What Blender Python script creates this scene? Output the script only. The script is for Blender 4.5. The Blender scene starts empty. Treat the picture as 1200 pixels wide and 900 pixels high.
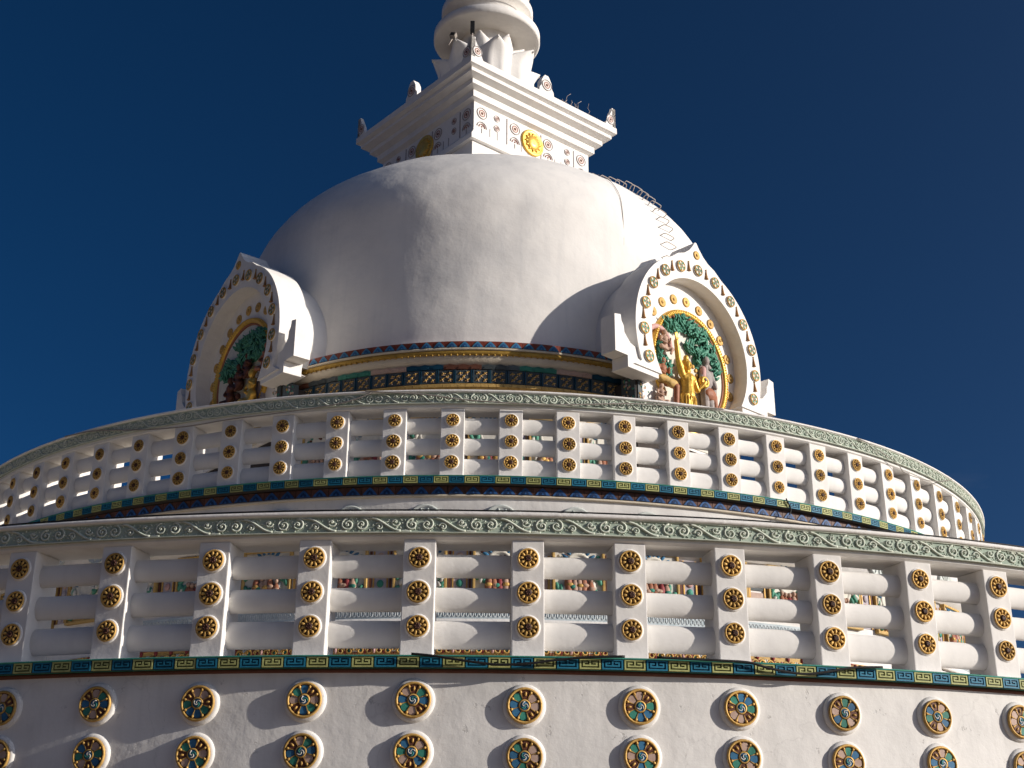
import bpy, bmesh, math, random
from math import sin, cos, pi, radians as R_
from mathutils import Vector, Matrix, Euler, noise

# ------------------------------------------------------------------ scene, camera, light
S = bpy.context.scene
C = S.collection
random.seed(7)

cam = bpy.data.objects.new('camera', bpy.data.cameras.new('camera'))
C.objects.link(cam)
cam.data.sensor_width = 36.0
cam.data.lens = 44.87
cam.data.clip_start = 0.1
cam.data.clip_end = 6000
r = Vector((0.99959643, -0.02782649, 0.00571451))
u = Vector((-0.01548702, -0.36517928, 0.93080838))
f = Vector((0.02381431, 0.93052124, 0.36546286))
cam.matrix_world = Matrix(((r.x, u.x, -f.x, 0), (r.y, u.y, -f.y, -24.79271775), (r.z, u.z, -f.z, -2.36693995), (0, 0, 0, 1)))
S.camera = cam

SUN_EL, SUN_AZ = R_(16.5), R_(74.3)          # azimuth counted from the viewer's side of the building towards the right
sd = Vector((sin(SUN_AZ) * cos(SUN_EL), -cos(SUN_AZ) * cos(SUN_EL), sin(SUN_EL)))
w = bpy.data.worlds.new('World'); S.world = w; w.use_nodes = True
nt = w.node_tree; nt.nodes.clear()
sky = nt.nodes.new('ShaderNodeTexSky'); sky.sky_type = 'NISHITA'; sky.sun_disc = False
sky.sun_elevation = SUN_EL
sky.sun_rotation = math.atan2(sd.x, sd.y)
sky.altitude = 300; sky.air_density = 0.4; sky.dust_density = 4.0; sky.ozone_density = 4.6
bg = nt.nodes.new('ShaderNodeBackground'); bg.inputs['Strength'].default_value = 0.056
wo = nt.nodes.new('ShaderNodeOutputWorld')
# thin wisps of cloud near the skyline, all round
tc = nt.nodes.new('ShaderNodeTexCoord'); mp = nt.nodes.new('ShaderNodeMapping'); mp.inputs['Scale'].default_value = (5, 5, 16)
nz = nt.nodes.new('ShaderNodeTexNoise'); nz.inputs['Scale'].default_value = 2.3; nz.inputs['Detail'].default_value = 7
cr = nt.nodes.new('ShaderNodeValToRGB'); cr.color_ramp.elements[0].position = 0.52; cr.color_ramp.elements[1].position = 0.8
sp = nt.nodes.new('ShaderNodeSeparateXYZ')
mr = nt.nodes.new('ShaderNodeMapRange'); mr.inputs[1].default_value = 0.22; mr.inputs[2].default_value = 0.30; mr.inputs[3].default_value = 0.30; mr.inputs[4].default_value = 0.0
mu = nt.nodes.new('ShaderNodeMath'); mu.operation = 'MULTIPLY'
mx = nt.nodes.new('ShaderNodeMixRGB'); mx.inputs[2].default_value = (5.5, 5.6, 6.0, 1)
L = nt.links
L.new(tc.outputs['Generated'], mp.inputs[0]); L.new(mp.outputs[0], nz.inputs['Vector']); L.new(nz.outputs['Fac'], cr.inputs[0])
L.new(tc.outputs['Generated'], sp.inputs[0]); L.new(sp.outputs['Z'], mr.inputs[0])
L.new(cr.outputs[0], mu.inputs[0]); L.new(mr.outputs[0], mu.inputs[1]); L.new(mu.outputs[0], mx.inputs[0])
hs = nt.nodes.new('ShaderNodeHueSaturation'); hs.inputs['Saturation'].default_value = 1.2; hs.inputs['Hue'].default_value = 0.496; hs.inputs['Value'].default_value = 1.16      # the deep blue of thin mountain air
L.new(sky.outputs[0], hs.inputs['Color']); L.new(hs.outputs[0], mx.inputs[1]); L.new(mx.outputs[0], bg.inputs['Color']); L.new(bg.outputs[0], wo.inputs[0])

sl = bpy.data.lights.new('sun', 'SUN'); sl.energy = 5.0; sl.angle = R_(0.53); sl.color = (1.0, 0.915, 0.81)
so = bpy.data.objects.new('sun', sl); C.objects.link(so)
so.rotation_euler = (-sd).to_track_quat('-Z', 'Y').to_euler()
S.view_settings.view_transform = 'Standard'; S.view_settings.look = 'None'
S.view_settings.exposure = 0.06; S.view_settings.gamma = 1.0; S.view_settings.use_curve_mapping = False

# ------------------------------------------------------------------ materials
MATS = {}
def node_mat(name):
    m = bpy.data.materials.new(name); m.use_nodes = True
    t = m.node_tree; b = t.nodes['Principled BSDF']; MATS[name] = m
    return m, t, b
def nd(t, kind, **kw):
    n = t.nodes.new(kind)
    for k, v in kw.items():
        if k in n.inputs.keys(): n.inputs[k].default_value = v
        else: setattr(n, k, v)
    return n
def ramp(t, a, b, ca=(0, 0, 0, 1), cb=(1, 1, 1, 1)):
    n = t.nodes.new('ShaderNodeValToRGB'); e = n.color_ramp.elements
    e[0].position = a; e[1].position = b; e[0].color = ca; e[1].color = cb
    return n
def plaster(name, col, dirt, dscale=1.1, dlo=0.48, dhi=0.78, damt=0.55, bump=0.35, bscale=9.0, streak=0.0, pits=0.0, crack=0.0):
    """lime-washed plaster: blotches, rain streaks, pits, trowel marks"""
    m, t, b = node_mat(name); l = t.links
    g = nd(t, 'ShaderNodeNewGeometry'); P = g.outputs['Position']
    n1 = nd(t, 'ShaderNodeTexNoise', Scale=dscale, Detail=9.0, Roughness=0.62); l.new(P, n1.inputs['Vector'])
    r1 = ramp(t, dlo, dhi); l.new(n1.outputs['Fac'], r1.inputs[0])
    m1 = nd(t, 'ShaderNodeMath', operation='MULTIPLY'); m1.inputs[1].default_value = damt; l.new(r1.outputs[0], m1.inputs[0])
    fac = m1.outputs[0]
    if streak:
        mpn = nd(t, 'ShaderNodeMapping'); mpn.inputs['Scale'].default_value = (5.5, 5.5, 0.35); l.new(P, mpn.inputs[0])
        n2 = nd(t, 'ShaderNodeTexNoise', Scale=1.6, Detail=5.0); l.new(mpn.outputs[0], n2.inputs['Vector'])
        r2 = ramp(t, 0.5, 0.8); l.new(n2.outputs['Fac'], r2.inputs[0])
        m2 = nd(t, 'ShaderNodeMath', operation='MULTIPLY_ADD'); m2.inputs[1].default_value = streak
        l.new(r2.outputs[0], m2.inputs[0]); l.new(fac, m2.inputs[2]); fac = m2.outputs[0]
    hgt_extra = None
    if pits:
        n3 = nd(t, 'ShaderNodeTexNoise', Scale=7.0, Detail=8.0, Roughness=0.7); l.new(P, n3.inputs['Vector'])
        r3 = ramp(t, 0.63, 0.67); l.new(n3.outputs['Fac'], r3.inputs[0])
        m3 = nd(t, 'ShaderNodeMath', operation='MULTIPLY_ADD'); m3.inputs[1].default_value = pits
        l.new(r3.outputs[0], m3.inputs[0]); l.new(fac, m3.inputs[2]); fac = m3.outputs[0]; hgt_extra = r3.outputs[0]
    if crack:
        v = nd(t, 'ShaderNodeTexVoronoi', Scale=0.55); v.feature = 'DISTANCE_TO_EDGE'
        nw = nd(t, 'ShaderNodeTexNoise', Scale=2.2, Detail=6.0); l.new(P, nw.inputs['Vector'])
        va = nd(t, 'ShaderNodeVectorMath', operation='ADD'); l.new(P, va.inputs[0])
        vs = nd(t, 'ShaderNodeVectorMath', operation='SCALE'); vs.inputs['Scale'].default_value = 0.9
        l.new(nw.outputs['Color'], vs.inputs[0]); l.new(vs.outputs[0], va.inputs[1]); l.new(va.outputs[0], v.inputs['Vector'])
        r4 = ramp(t, 0.0, 0.006, (1, 1, 1, 1), (0, 0, 0, 1)); l.new(v.outputs['Distance'], r4.inputs[0])
        m4 = nd(t, 'ShaderNodeMath', operation='MULTIPLY_ADD'); m4.inputs[1].default_value = crack
        l.new(r4.outputs[0], m4.inputs[0]); l.new(fac, m4.inputs[2]); fac = m4.outputs[0]
    cl = nd(t, 'ShaderNodeClamp'); l.new(fac, cl.inputs[0])
    mixc = nd(t, 'ShaderNodeMixRGB'); mixc.inputs[1].default_value = (*col, 1); mixc.inputs[2].default_value = (*dirt, 1)
    l.new(cl.outputs[0], mixc.inputs[0]); l.new(mixc.outputs[0], b.inputs['Base Color'])
    nb = nd(t, 'ShaderNodeTexNoise', Scale=bscale, Detail=7.0, Roughness=0.6); l.new(P, nb.inputs['Vector'])
    hh = nb.outputs['Fac']
    if hgt_extra:
        ms = nd(t, 'ShaderNodeMath', operation='MULTIPLY_ADD'); ms.inputs[1].default_value = -0.25
        l.new(hgt_extra, ms.inputs[0]); l.new(hh, ms.inputs[2]); hh = ms.outputs[0]
    bp = nd(t, 'ShaderNodeBump', Strength=bump, Distance=0.03); l.new(hh, bp.inputs['Height'])
    l.new(bp.outputs[0], b.inputs['Normal'])
    b.inputs['Roughness'].default_value = 0.85
    b.inputs['Specular IOR Level'].default_value = 0.25
    return m
def paint(name, col, wear=None, amt=0.5, rough=0.55, metal=0.0, scale=14.0, bump=0.25, lo=0.45, hi=0.7, vary=0.0):
    """painted relief with wear and a little tonal change from piece to piece"""
    m, t, b = node_mat(name); l = t.links
    g = nd(t, 'ShaderNodeNewGeometry')
    n1 = nd(t, 'ShaderNodeTexNoise', Scale=scale, Detail=7.0, Roughness=0.65); l.new(g.outputs['Position'], n1.inputs['Vector'])
    r1 = ramp(t, lo, hi); l.new(n1.outputs['Fac'], r1.inputs[0])
    m1 = nd(t, 'ShaderNodeMath', operation='MULTIPLY'); m1.inputs[1].default_value = amt; l.new(r1.outputs[0], m1.inputs[0])
    mixc = nd(t, 'ShaderNodeMixRGB'); mixc.inputs[1].default_value = (*col, 1)
    mixc.inputs[2].default_value = (*(wear or [c * 0.5 for c in col]), 1)
    l.new(m1.outputs[0], mixc.inputs[0]); out = mixc.outputs[0]
    if vary:
        oi = nd(t, 'ShaderNodeObjectInfo'); mrn = nd(t, 'ShaderNodeMapRange'); mrn.inputs[3].default_value = 1 - vary; mrn.inputs[4].default_value = 1 + vary * 0.6
        l.new(oi.outputs['Random'], mrn.inputs[0])
        hs = nd(t, 'ShaderNodeHueSaturation'); l.new(mrn.outputs[0], hs.inputs['Value']); l.new(out, hs.inputs['Color']); out = hs.outputs[0]
    l.new(out, b.inputs['Base Color'])
    bp = nd(t, 'ShaderNodeBump', Strength=bump, Distance=0.01); l.new(n1.outputs['Fac'], bp.inputs['Height']); l.new(bp.outputs[0], b.inputs['Normal'])
    b.inputs['Roughness'].default_value = max(rough, .38 if metal > .4 else .55); b.inputs['Metallic'].default_value = metal; b.inputs['Specular IOR Level'].default_value = .5 if metal > .4 else .22
    return m

WH = (0.80, 0.775, 0.74)
plaster('dome_plaster', WH, (0.44, 0.45, 0.47), dscale=0.42, dlo=0.42, dhi=0.78, damt=0.6, bump=0.36, bscale=2.8, streak=0.16, crack=0.08)
plaster('wall_plaster', (0.76, 0.74, 0.71), (0.36, 0.35, 0.34), dscale=1.1, dlo=.44, damt=0.42, bump=0.36, bscale=4.0, streak=0.22, pits=0.42, crack=0.18)
plaster('rail_plaster', (0.74, 0.72, 0.69), (0.44, 0.43, 0.42), dscale=2.0, damt=0.30, bump=0.2, bscale=8.0, streak=0.16)
plaster('white_stucco', WH, (0.5, 0.49, 0.47), dscale=1.8, damt=0.35, bump=0.22, bscale=12.0, streak=0.10)
plaster('beige_plaster', (0.60, 0.53, 0.42), (0.33, 0.29, 0.24), dscale=3.0, damt=0.5, bump=0.3, bscale=14)
plaster('soffit_brick', (0.16, 0.065, 0.045), (0.08, 0.04, 0.03), dscale=5.0, damt=0.7, bump=0.5, bscale=20)
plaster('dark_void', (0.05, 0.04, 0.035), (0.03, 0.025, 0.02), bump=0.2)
plaster('floor_slab', (0.68, 0.60, 0.50), (0.45, 0.39, 0.32), bump=0.3)
plaster('earth', (0.27, 0.20, 0.13), (0.19, 0.14, 0.09), dscale=0.12, damt=0.8, bump=0.5, bscale=1.5)
paint('gold_paint', (0.60, 0.37, 0.11), (0.26, 0.14, 0.035), amt=0.6, rough=0.5, metal=0.2, scale=26, vary=.28)
paint('gold_leaf', (0.76, 0.46, 0.08), (0.42, 0.22, 0.03), amt=0.6, rough=0.40, metal=0.45, scale=14, bump=.4)
paint('ochre', (0.55, 0.36, 0.12), (0.25, 0.14, 0.05), amt=0.6, rough=0.6)
paint('gold_band', (0.40, 0.245, 0.05), (0.16, 0.085, 0.02), amt=0.6, rough=0.5, metal=0.2, scale=10)
paint('dark_hub', (0.035, 0.018, 0.012), (0.08, 0.03, 0.02), amt=0.5, rough=0.6)
paint('frieze_green', (0.40, 0.47, 0.39), (0.23, 0.30, 0.24), amt=0.8, rough=0.75, scale=8)
paint('frieze_white', (0.60, 0.63, 0.54), (0.38, 0.45, 0.37), amt=0.7, rough=0.75, scale=11)
paint('teal_tile', (0.018, 0.17, 0.27), (0.008, 0.09, 0.16), amt=0.6, rough=0.4, scale=18, vary=0.2)
paint('teal_groove', (0.006, 0.055, 0.10), (0.004, 0.03, 0.06), amt=0.5, rough=0.5)
paint('lime_tile', (0.42, 0.43, 0.17), (0.23, 0.25, 0.09), amt=0.7, rough=0.45, scale=18, vary=0.15)
paint('lime_groove', (0.09, 0.10, 0.035), (0.05, 0.06, 0.02), amt=0.5, rough=0.5)
paint('mint_rim', (0.05, 0.26, 0.20), (0.03, 0.14, 0.12), amt=0.6, rough=0.5)
paint('blue_tri', (0.03, 0.10, 0.27), (0.012, 0.045, 0.14), amt=0.55, rough=0.4, scale=20, vary=0.2)
paint('sky_tri', (0.06, 0.22, 0.36), (0.03, 0.12, 0.22), amt=0.55, rough=0.4, scale=20, vary=0.2)
paint('navy', (0.012, 0.035, 0.10), (0.006, 0.015, 0.05), amt=0.5, rough=0.45)
paint('brown_tile', (0.12, 0.055, 0.04), (0.06, 0.03, 0.025), amt=0.6, rough=0.5, vary=0.25)
paint('red_tile', (0.20, 0.045, 0.028), (0.14, 0.03, 0.02), amt=0.6, rough=0.5, vary=0.2)
paint('slate_tile', (0.075, 0.09, 0.095), (0.035, 0.045, 0.05), amt=0.6, rough=0.45, vary=0.3)
paint('jade', (0.05, 0.245, 0.18), (0.015, 0.12, 0.09), vary=.3, amt=0.6, rough=0.45, scale=12)
paint('leaf_green', (0.085, 0.28, 0.19), (0.03, 0.13, 0.095), amt=0.7, rough=0.5, scale=10)
paint('cobalt', (0.045, 0.165, 0.3), (0.015, 0.07, 0.18), vary=.3, amt=0.5, rough=0.4)
paint('rose', (.50, .36, .29), (0.30, 0.17, 0.13), amt=0.5, rough=0.5)
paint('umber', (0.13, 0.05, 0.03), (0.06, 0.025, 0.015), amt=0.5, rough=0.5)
paint('pink', (0.55, 0.33, 0.30), (0.38, 0.20, 0.18), amt=0.5, rough=0.55)
paint('lavender', (0.42, 0.38, 0.42), (0.27, 0.25, 0.29), amt=0.5, rough=0.6)
paint('terracotta', (0.36, 0.15, 0.085), (0.22, 0.07, 0.035), amt=0.6, rough=0.55, scale=16)
paint('crimson', (0.26, 0.05, 0.05), (0.18, 0.02, 0.03), amt=0.5, rough=0.5)
paint('skin_clay', (0.46, 0.30, 0.22), (0.28, 0.17, 0.12), amt=0.6, rough=0.55, scale=12)
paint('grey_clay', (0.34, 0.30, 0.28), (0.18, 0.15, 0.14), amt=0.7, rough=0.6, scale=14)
paint('ivory', (0.66, 0.63, 0.55), (0.45, 0.42, 0.35), amt=0.5, rough=0.6, scale=8)
paint('ice_tile', (0.50, 0.56, 0.58), (0.32, 0.40, 0.43), amt=0.8, rough=0.6, scale=9, vary=0.08)
paint('ice_relief', (0.62, 0.66, 0.67), (0.42, 0.48, 0.50), amt=0.7, rough=0.6, scale=9)
paint('sage_disc', (0.56, 0.59, 0.56), (0.36, 0.41, 0.39), amt=0.8, rough=0.7, scale=9)
paint('ring_red', (0.36, 0.16, 0.13), (0.22, 0.09, 0.08), amt=0.6, rough=0.6)
paint('ring_grey', (0.36, 0.33, 0.33), (0.20, 0.18, 0.18), amt=0.6, rough=0.6)
paint('blush', (0.66, 0.56, 0.50), (0.5, 0.4, 0.36), amt=0.5, rough=0.6)
paint('bell_bronze', (0.36, 0.19, 0.075), (0.18, 0.08, 0.04), amt=0.6, rough=0.5, metal=0.2)
paint('black_rubber', (0.012, 0.012, 0.013), (0.03, 0.03, 0.03), amt=0.5, rough=0.55)
paint('cable_grey', (0.30, 0.27, 0.24), (0.2, 0.18, 0.16), amt=0.5, rough=0.6)
paint('iron', (0.46, 0.41, 0.37), (0.16, 0.11, 0.085), amt=0.7, rough=0.6, scale=40)

# ------------------------------------------------------------------ mesh helper
class MB:
    """collects geometry, becomes ONE mesh"""
    def __init__(s): s.v = []; s.f = []; s.m = []; s.s = []; s.mats = []
    def mi(s, name):
        if name not in s.mats: s.mats.append(name)
        return s.mats.index(name)
    def add(s, vs, fs, mat, smooth=False, M=None):
        o = len(s.v)
        if M is not None: vs = [M @ Vector(p) for p in vs]
        s.v += [tuple(p) for p in vs]
        k = s.mi(mat)
        for q in fs: s.f.append([i + o for i in q]); s.m.append(k); s.s.append(smooth)
        return s
    def box(s, x0, x1, y0, y1, z0, z1, mat, M=None, bev=0.0):
        if bev:
            bm = bmesh.new(); bmesh.ops.create_cube(bm, size=1)
            bmesh.ops.scale(bm, vec=(x1 - x0, y1 - y0, z1 - z0), verts=bm.verts)
            bmesh.ops.translate(bm, vec=((x0 + x1) / 2, (y0 + y1) / 2, (z0 + z1) / 2), verts=bm.verts)
            bmesh.ops.bevel(bm, geom=list(bm.edges), offset=bev, segments=2, affect='EDGES', profile=0.6)
            bm.verts.index_update()
            s.add([v.co[:] for v in bm.verts], [[v.index for v in q.verts] for q in bm.faces], mat, False, M); bm.free()
            return s
        v = [(x, y, z) for x in (x0, x1) for y in (y0, y1) for z in (z0, z1)]
        return s.add(v, [(0, 1, 3, 2), (4, 6, 7, 5), (0, 4, 5, 1), (2, 3, 7, 6), (0, 2, 6, 4), (1, 5, 7, 3)], mat, False, M)
    def revolve(s, prof, mat, n=64, a0=0.0, a1=2 * pi, smooth=True, M=None, cap0=False, cap1=False, mats=None):
        """prof: (radius, z) list, turned about z; phi=0 faces -Y"""
        full = abs(a1 - a0 - 2 * pi) < 1e-6; cols = n if full else n + 1
        vs = []
        for i in range(cols):
            a = a0 + (a1 - a0) * i / n
            for (q, z) in prof: vs.append((q * sin(a), -q * cos(a), z))
        k = len(prof)
        for j in range(k - 1):
            fs = []
            for i in range(n):
                a = i * k; b = ((i + 1) % cols) * k
                fs.append((a + j, b + j, b + j + 1, a + j + 1))
            if j == 0: base = len(s.v); s.v += [tuple(M @ Vector(p)) if M is not None else p for p in vs]
            mk = s.mi(mats[j] if mats else mat)
            for q in fs: s.f.append([x + base for x in q]); s.m.append(mk); s.s.append(smooth)
        mk = s.mi(mat)
        if cap0: s.f.append([base + i * k for i in range(cols)][::-1]); s.m.append(mk); s.s.append(False)
        if cap1: s.f.append([base + i * k + k - 1 for i in range(cols)]); s.m.append(s.mi(mats[-1] if mats else mat)); s.s.append(False)
        return s
    def turned(s, prof, mat, n=24, M=None, mats=None, cap=True, smooth=True):
        """lathe about the local outward axis (-Y): prof = (radius, outward)"""
        T = Matrix.Rotation(pi / 2, 4, 'X')      # z -> -y
        return s.revolve(prof, mat, n, 0, 2 * pi, smooth, (M @ T) if M is not None else T, cap1=cap, mats=mats)
    def tube(s, pts, rad, mat, n=6, closed=False, M=None):
        pts = [Vector(p) for p in pts]; N = len(pts); vs = []; up = None
        for i, p in enumerate(pts):
            a = pts[(i - 1) % N] if (closed or i > 0) else p
            b = pts[(i + 1) % N] if (closed or i < N - 1) else p
            t = (b - a).normalized()
            if up is None:
                up = t.orthogonal().normalized()
            up = (up - t * up.dot(t))
            if up.length < 1e-5: up = t.orthogonal()
            up.normalize(); sv = t.cross(up)
            rr = rad[i] if isinstance(rad, (list, tuple)) else rad
            for k in range(n):
                an = 2 * pi * k / n; vs.append(p + (up * cos(an) + sv * sin(an)) * rr)
        fs = []
        for i in range(N if closed else N - 1):
            j = (i + 1) % N
            for k in range(n): fs.append((i * n + k, i * n + (k + 1) % n, j * n + (k + 1) % n, j * n + k))
        if not closed: fs += [tuple(range(n))[::-1], tuple((N - 1) * n + k for k in range(n))]
        return s.add(vs, fs, mat, True, M)
    def ball(s, c, rad, mat, M=None, nu=8, nv=5):
        rx, ry, rz = rad if isinstance(rad, (tuple, list)) else (rad,) * 3
        vs = [(c[0], c[1], c[2] + rz)]
        for j in range(1, nv):
            th = pi * j / nv
            for i in range(nu):
                a = 2 * pi * i / nu; vs.append((c[0] + rx * sin(th) * cos(a), c[1] + ry * sin(th) * sin(a), c[2] + rz * cos(th)))
        vs.append((c[0], c[1], c[2] - rz)); fs = []
        for i in range(nu):
            fs.append((0, 1 + i, 1 + (i + 1) % nu)); last = len(vs) - 1; q = 1 + (nv - 2) * nu
            fs.append((last, q + (i + 1) % nu, q + i))
            for j in range(nv - 2):
                a = 1 + j * nu; fs.append((a + i, a + nu + i, a + nu + (i + 1) % nu, a + (i + 1) % nu))
        return s.add(vs, fs, mat, True, M)
    def prism(s, poly, y0, y1, mat, M=None, side=None, holes=None):
        """poly in (x, z), extruded from y0 (front) to y1 (back)"""
        bm = bmesh.new(); loops = [poly] + (holes or []); es = []
        for lp in loops:
            vv = [bm.verts.new((x, y0, z)) for x, z in lp]
            es += [bm.edges.new((vv[i], vv[(i + 1) % len(vv)])) for i in range(len(vv))]
        res = bmesh.ops.triangle_fill(bm, edges=es, use_beauty=True)
        bm.verts.index_update(); n = len(bm.verts)
        vs = [v.co[:] for v in bm.verts] + [(v.co.x, y1, v.co.z) for v in bm.verts]
        fs = []
        for q in bm.faces:
            ids = [v.index for v in q.verts]
            if q.normal.y > 0: ids = ids[::-1]
            fs += [ids, [i + n for i in ids[::-1]]]
        s.add(vs, fs, mat, False, M); bm.free()
        for lp in loops:
            k = len(lp); vv = [(x, y0, z) for x, z in lp] + [(x, y1, z) for x, z in lp]
            s.add(vv, [(i, (i + 1) % k, (i + 1) % k + k, i + k) for i in range(k)], side or mat, False, M)
        return s
    def mesh(s, name):
        me = bpy.data.meshes.new(name)
        me.from_pydata(s.v, [], s.f)
        for q in s.mats: me.materials.append(MATS[q])
        me.polygons.foreach_set('material_index', s.m); me.polygons.foreach_set('use_smooth', s.s)
        bm = bmesh.new(); bm.from_mesh(me); bmesh.ops.recalc_face_normals(bm, faces=bm.faces); bm.to_mesh(me); bm.free()
        me.update(); return me

def put(name, me, parent=None, loc=(0, 0, 0), rot=(0, 0, 0), label=None, scale=None, kind=None):
    o = bpy.data.objects.new(name, me if not isinstance(me, MB) else me.mesh(name)); C.objects.link(o)
    if parent: o.parent = parent
    o.location = loc; o.rotation_euler = rot
    if scale: o.scale = scale
    if label: o['label'] = label
    if kind: o['kind'] = kind
    return o
def thing(name, label, cat, loc=(0, 0, 0), rot=0.0, group=None):
    o = bpy.data.objects.new(name, None); C.objects.link(o); o.empty_display_size = 0.2
    o.location = loc; o.rotation_euler = (0, 0, rot); o['label'] = label; o['category'] = cat
    if group: o['group'] = group
    return o
def tag(o, label, cat, group=None):
    o['label'] = label; o['category'] = cat
    if group: o['group'] = group
    return o
def ringpos(rad, ph, z): return (rad * sin(ph), -rad * cos(ph), z)

# ------------------------------------------------------------------ ground
g = MB(); g.revolve([(0.01, -4.0), (30, -4.0), (120, -4.02), (600, -4.1), (3000, -4.3)], 'earth', 72)
put('ground', g, kind='structure')

# ------------------------------------------------------------------ shared pieces
def rosette(rad, t):
    """gilded flower boss on a white plaster seat, local outward = -Y"""
    b = MB()
    b.turned([(rad * 1.16, 0.0), (rad * 1.12, t * 0.7), (rad * 1.02, t)], 'white_stucco', 24, cap=True)
    b.turned([(rad * 0.97, t), (rad * 1.0, t + 0.006), (rad * 0.96, t + 0.015), (rad * 0.84, t + 0.013), (rad * 0.80, t + 0.003)], 'gold_paint', 24, cap=False)
    b.turned([(rad * 0.82, t + 0.003), (rad * 0.30, t + 0.004)], 'dark_hub', 20)
    for k in range(10):
        a = 2 * pi * k / 10 + 0.1; M = Matrix.Rotation(a, 4, 'Y')
        b.ball((0, -(t + 0.009), rad * 0.61), (rad * 0.155, 0.012, rad * 0.24), 'gold_paint', M, 6, 4)
    b.turned([(rad * 0.41, t + 0.004), (rad * 0.39, t + 0.013), (rad * 0.34, t + 0.013)], 'gold_paint', 14, cap=False)
    b.turned([(rad * 0.36, t + 0.010), (rad * 0.31, t + 0.020), (rad * 0.12, t + 0.024)], 'dark_hub', 12)
    for k in range(6): b.ball((rad * .19 * cos(k * 1.047), -(t + .022), rad * .19 * sin(k * 1.047)), (.007, .006, .007), 'umber', None, 5, 3)
    return b.mesh('rosette')

FRET = ["#############", "#.....#.....#", "#.###.#.###.#", "#.#...#...#.#", "#.#########.#", "#...........#", "#############"]
def fret_tile(wd, ht, hi, lo):
    b = MB(); b.box(-wd / 2, wd / 2, -0.012, 0.03, 0, ht, lo)
    nr, nc = len(FRET), len(FRET[0]); dx = (wd - 0.008) / nc; dz = ht / nr
    rows = FRET
    done = set()
    for i in range(nr):
        j = 0
        while j < nc:
            if rows[i][j] == '#' and (i, j) not in done:
                e = j
                while e + 1 < nc and rows[i][e + 1] == '#': e += 1
                if e > j:
                    for q in range(j, e + 1): done.add((i, q))
                    z1 = ht - i * dz; x0 = -wd / 2 + 0.004 + j * dx
                    b.box(x0, x0 + (e - j + 1) * dx, -0.022, -0.011, z1 - dz, z1, hi)
                j = e + 1
            else: j += 1
    for j in range(nc):
        i = 0
        while i < nr:
            if rows[i][j] == '#' and (i, j) not in done:
                e = i
                while e + 1 < nr and rows[e + 1][j] == '#' and (e + 1, j) not in done: e += 1
                for q in range(i, e + 1): done.add((q, j))
                z1 = ht - i * dz; x0 = -wd / 2 + 0.004 + j * dx
                b.box(x0, x0 + dx, -0.0215, -0.011, z1 - (e - i + 1) * dz, z1, hi)
                i = e + 1
            else: i += 1
    return b.mesh('fret_tile')

def tri_tile(wd, ht, field, tri, core):
    b = MB(); b.box(-wd / 2 + 0.002, wd / 2 - 0.002, -0.012, 0.03, 0, ht, field)
    a = wd * 0.40
    # pointed petal with a rounded shoulder
    a = wd * .43; pl = [(-a, 0.004), (a, 0.004), (a * 0.74, ht * 0.34), (a * 0.38, ht * 0.68), (0, ht * 0.96), (-a * 0.38, ht * 0.68), (-a * 0.74, ht * 0.34)]
    b.prism(pl, -0.024, -0.011, tri)
    pl = [(-a * 0.5, 0.006), (a * 0.5, 0.006), (a * 0.36, ht * 0.36), (0, ht * 0.62), (-a * 0.36, ht * 0.36)]
    b.prism(pl, -0.030, -0.022, core)
    b.prism([(-a * 0.18, 0.007), (a * 0.18, 0.007), (0, ht * 0.33)], -0.034, -0.028, tri)
    return b.mesh('triangle_tile')

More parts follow.
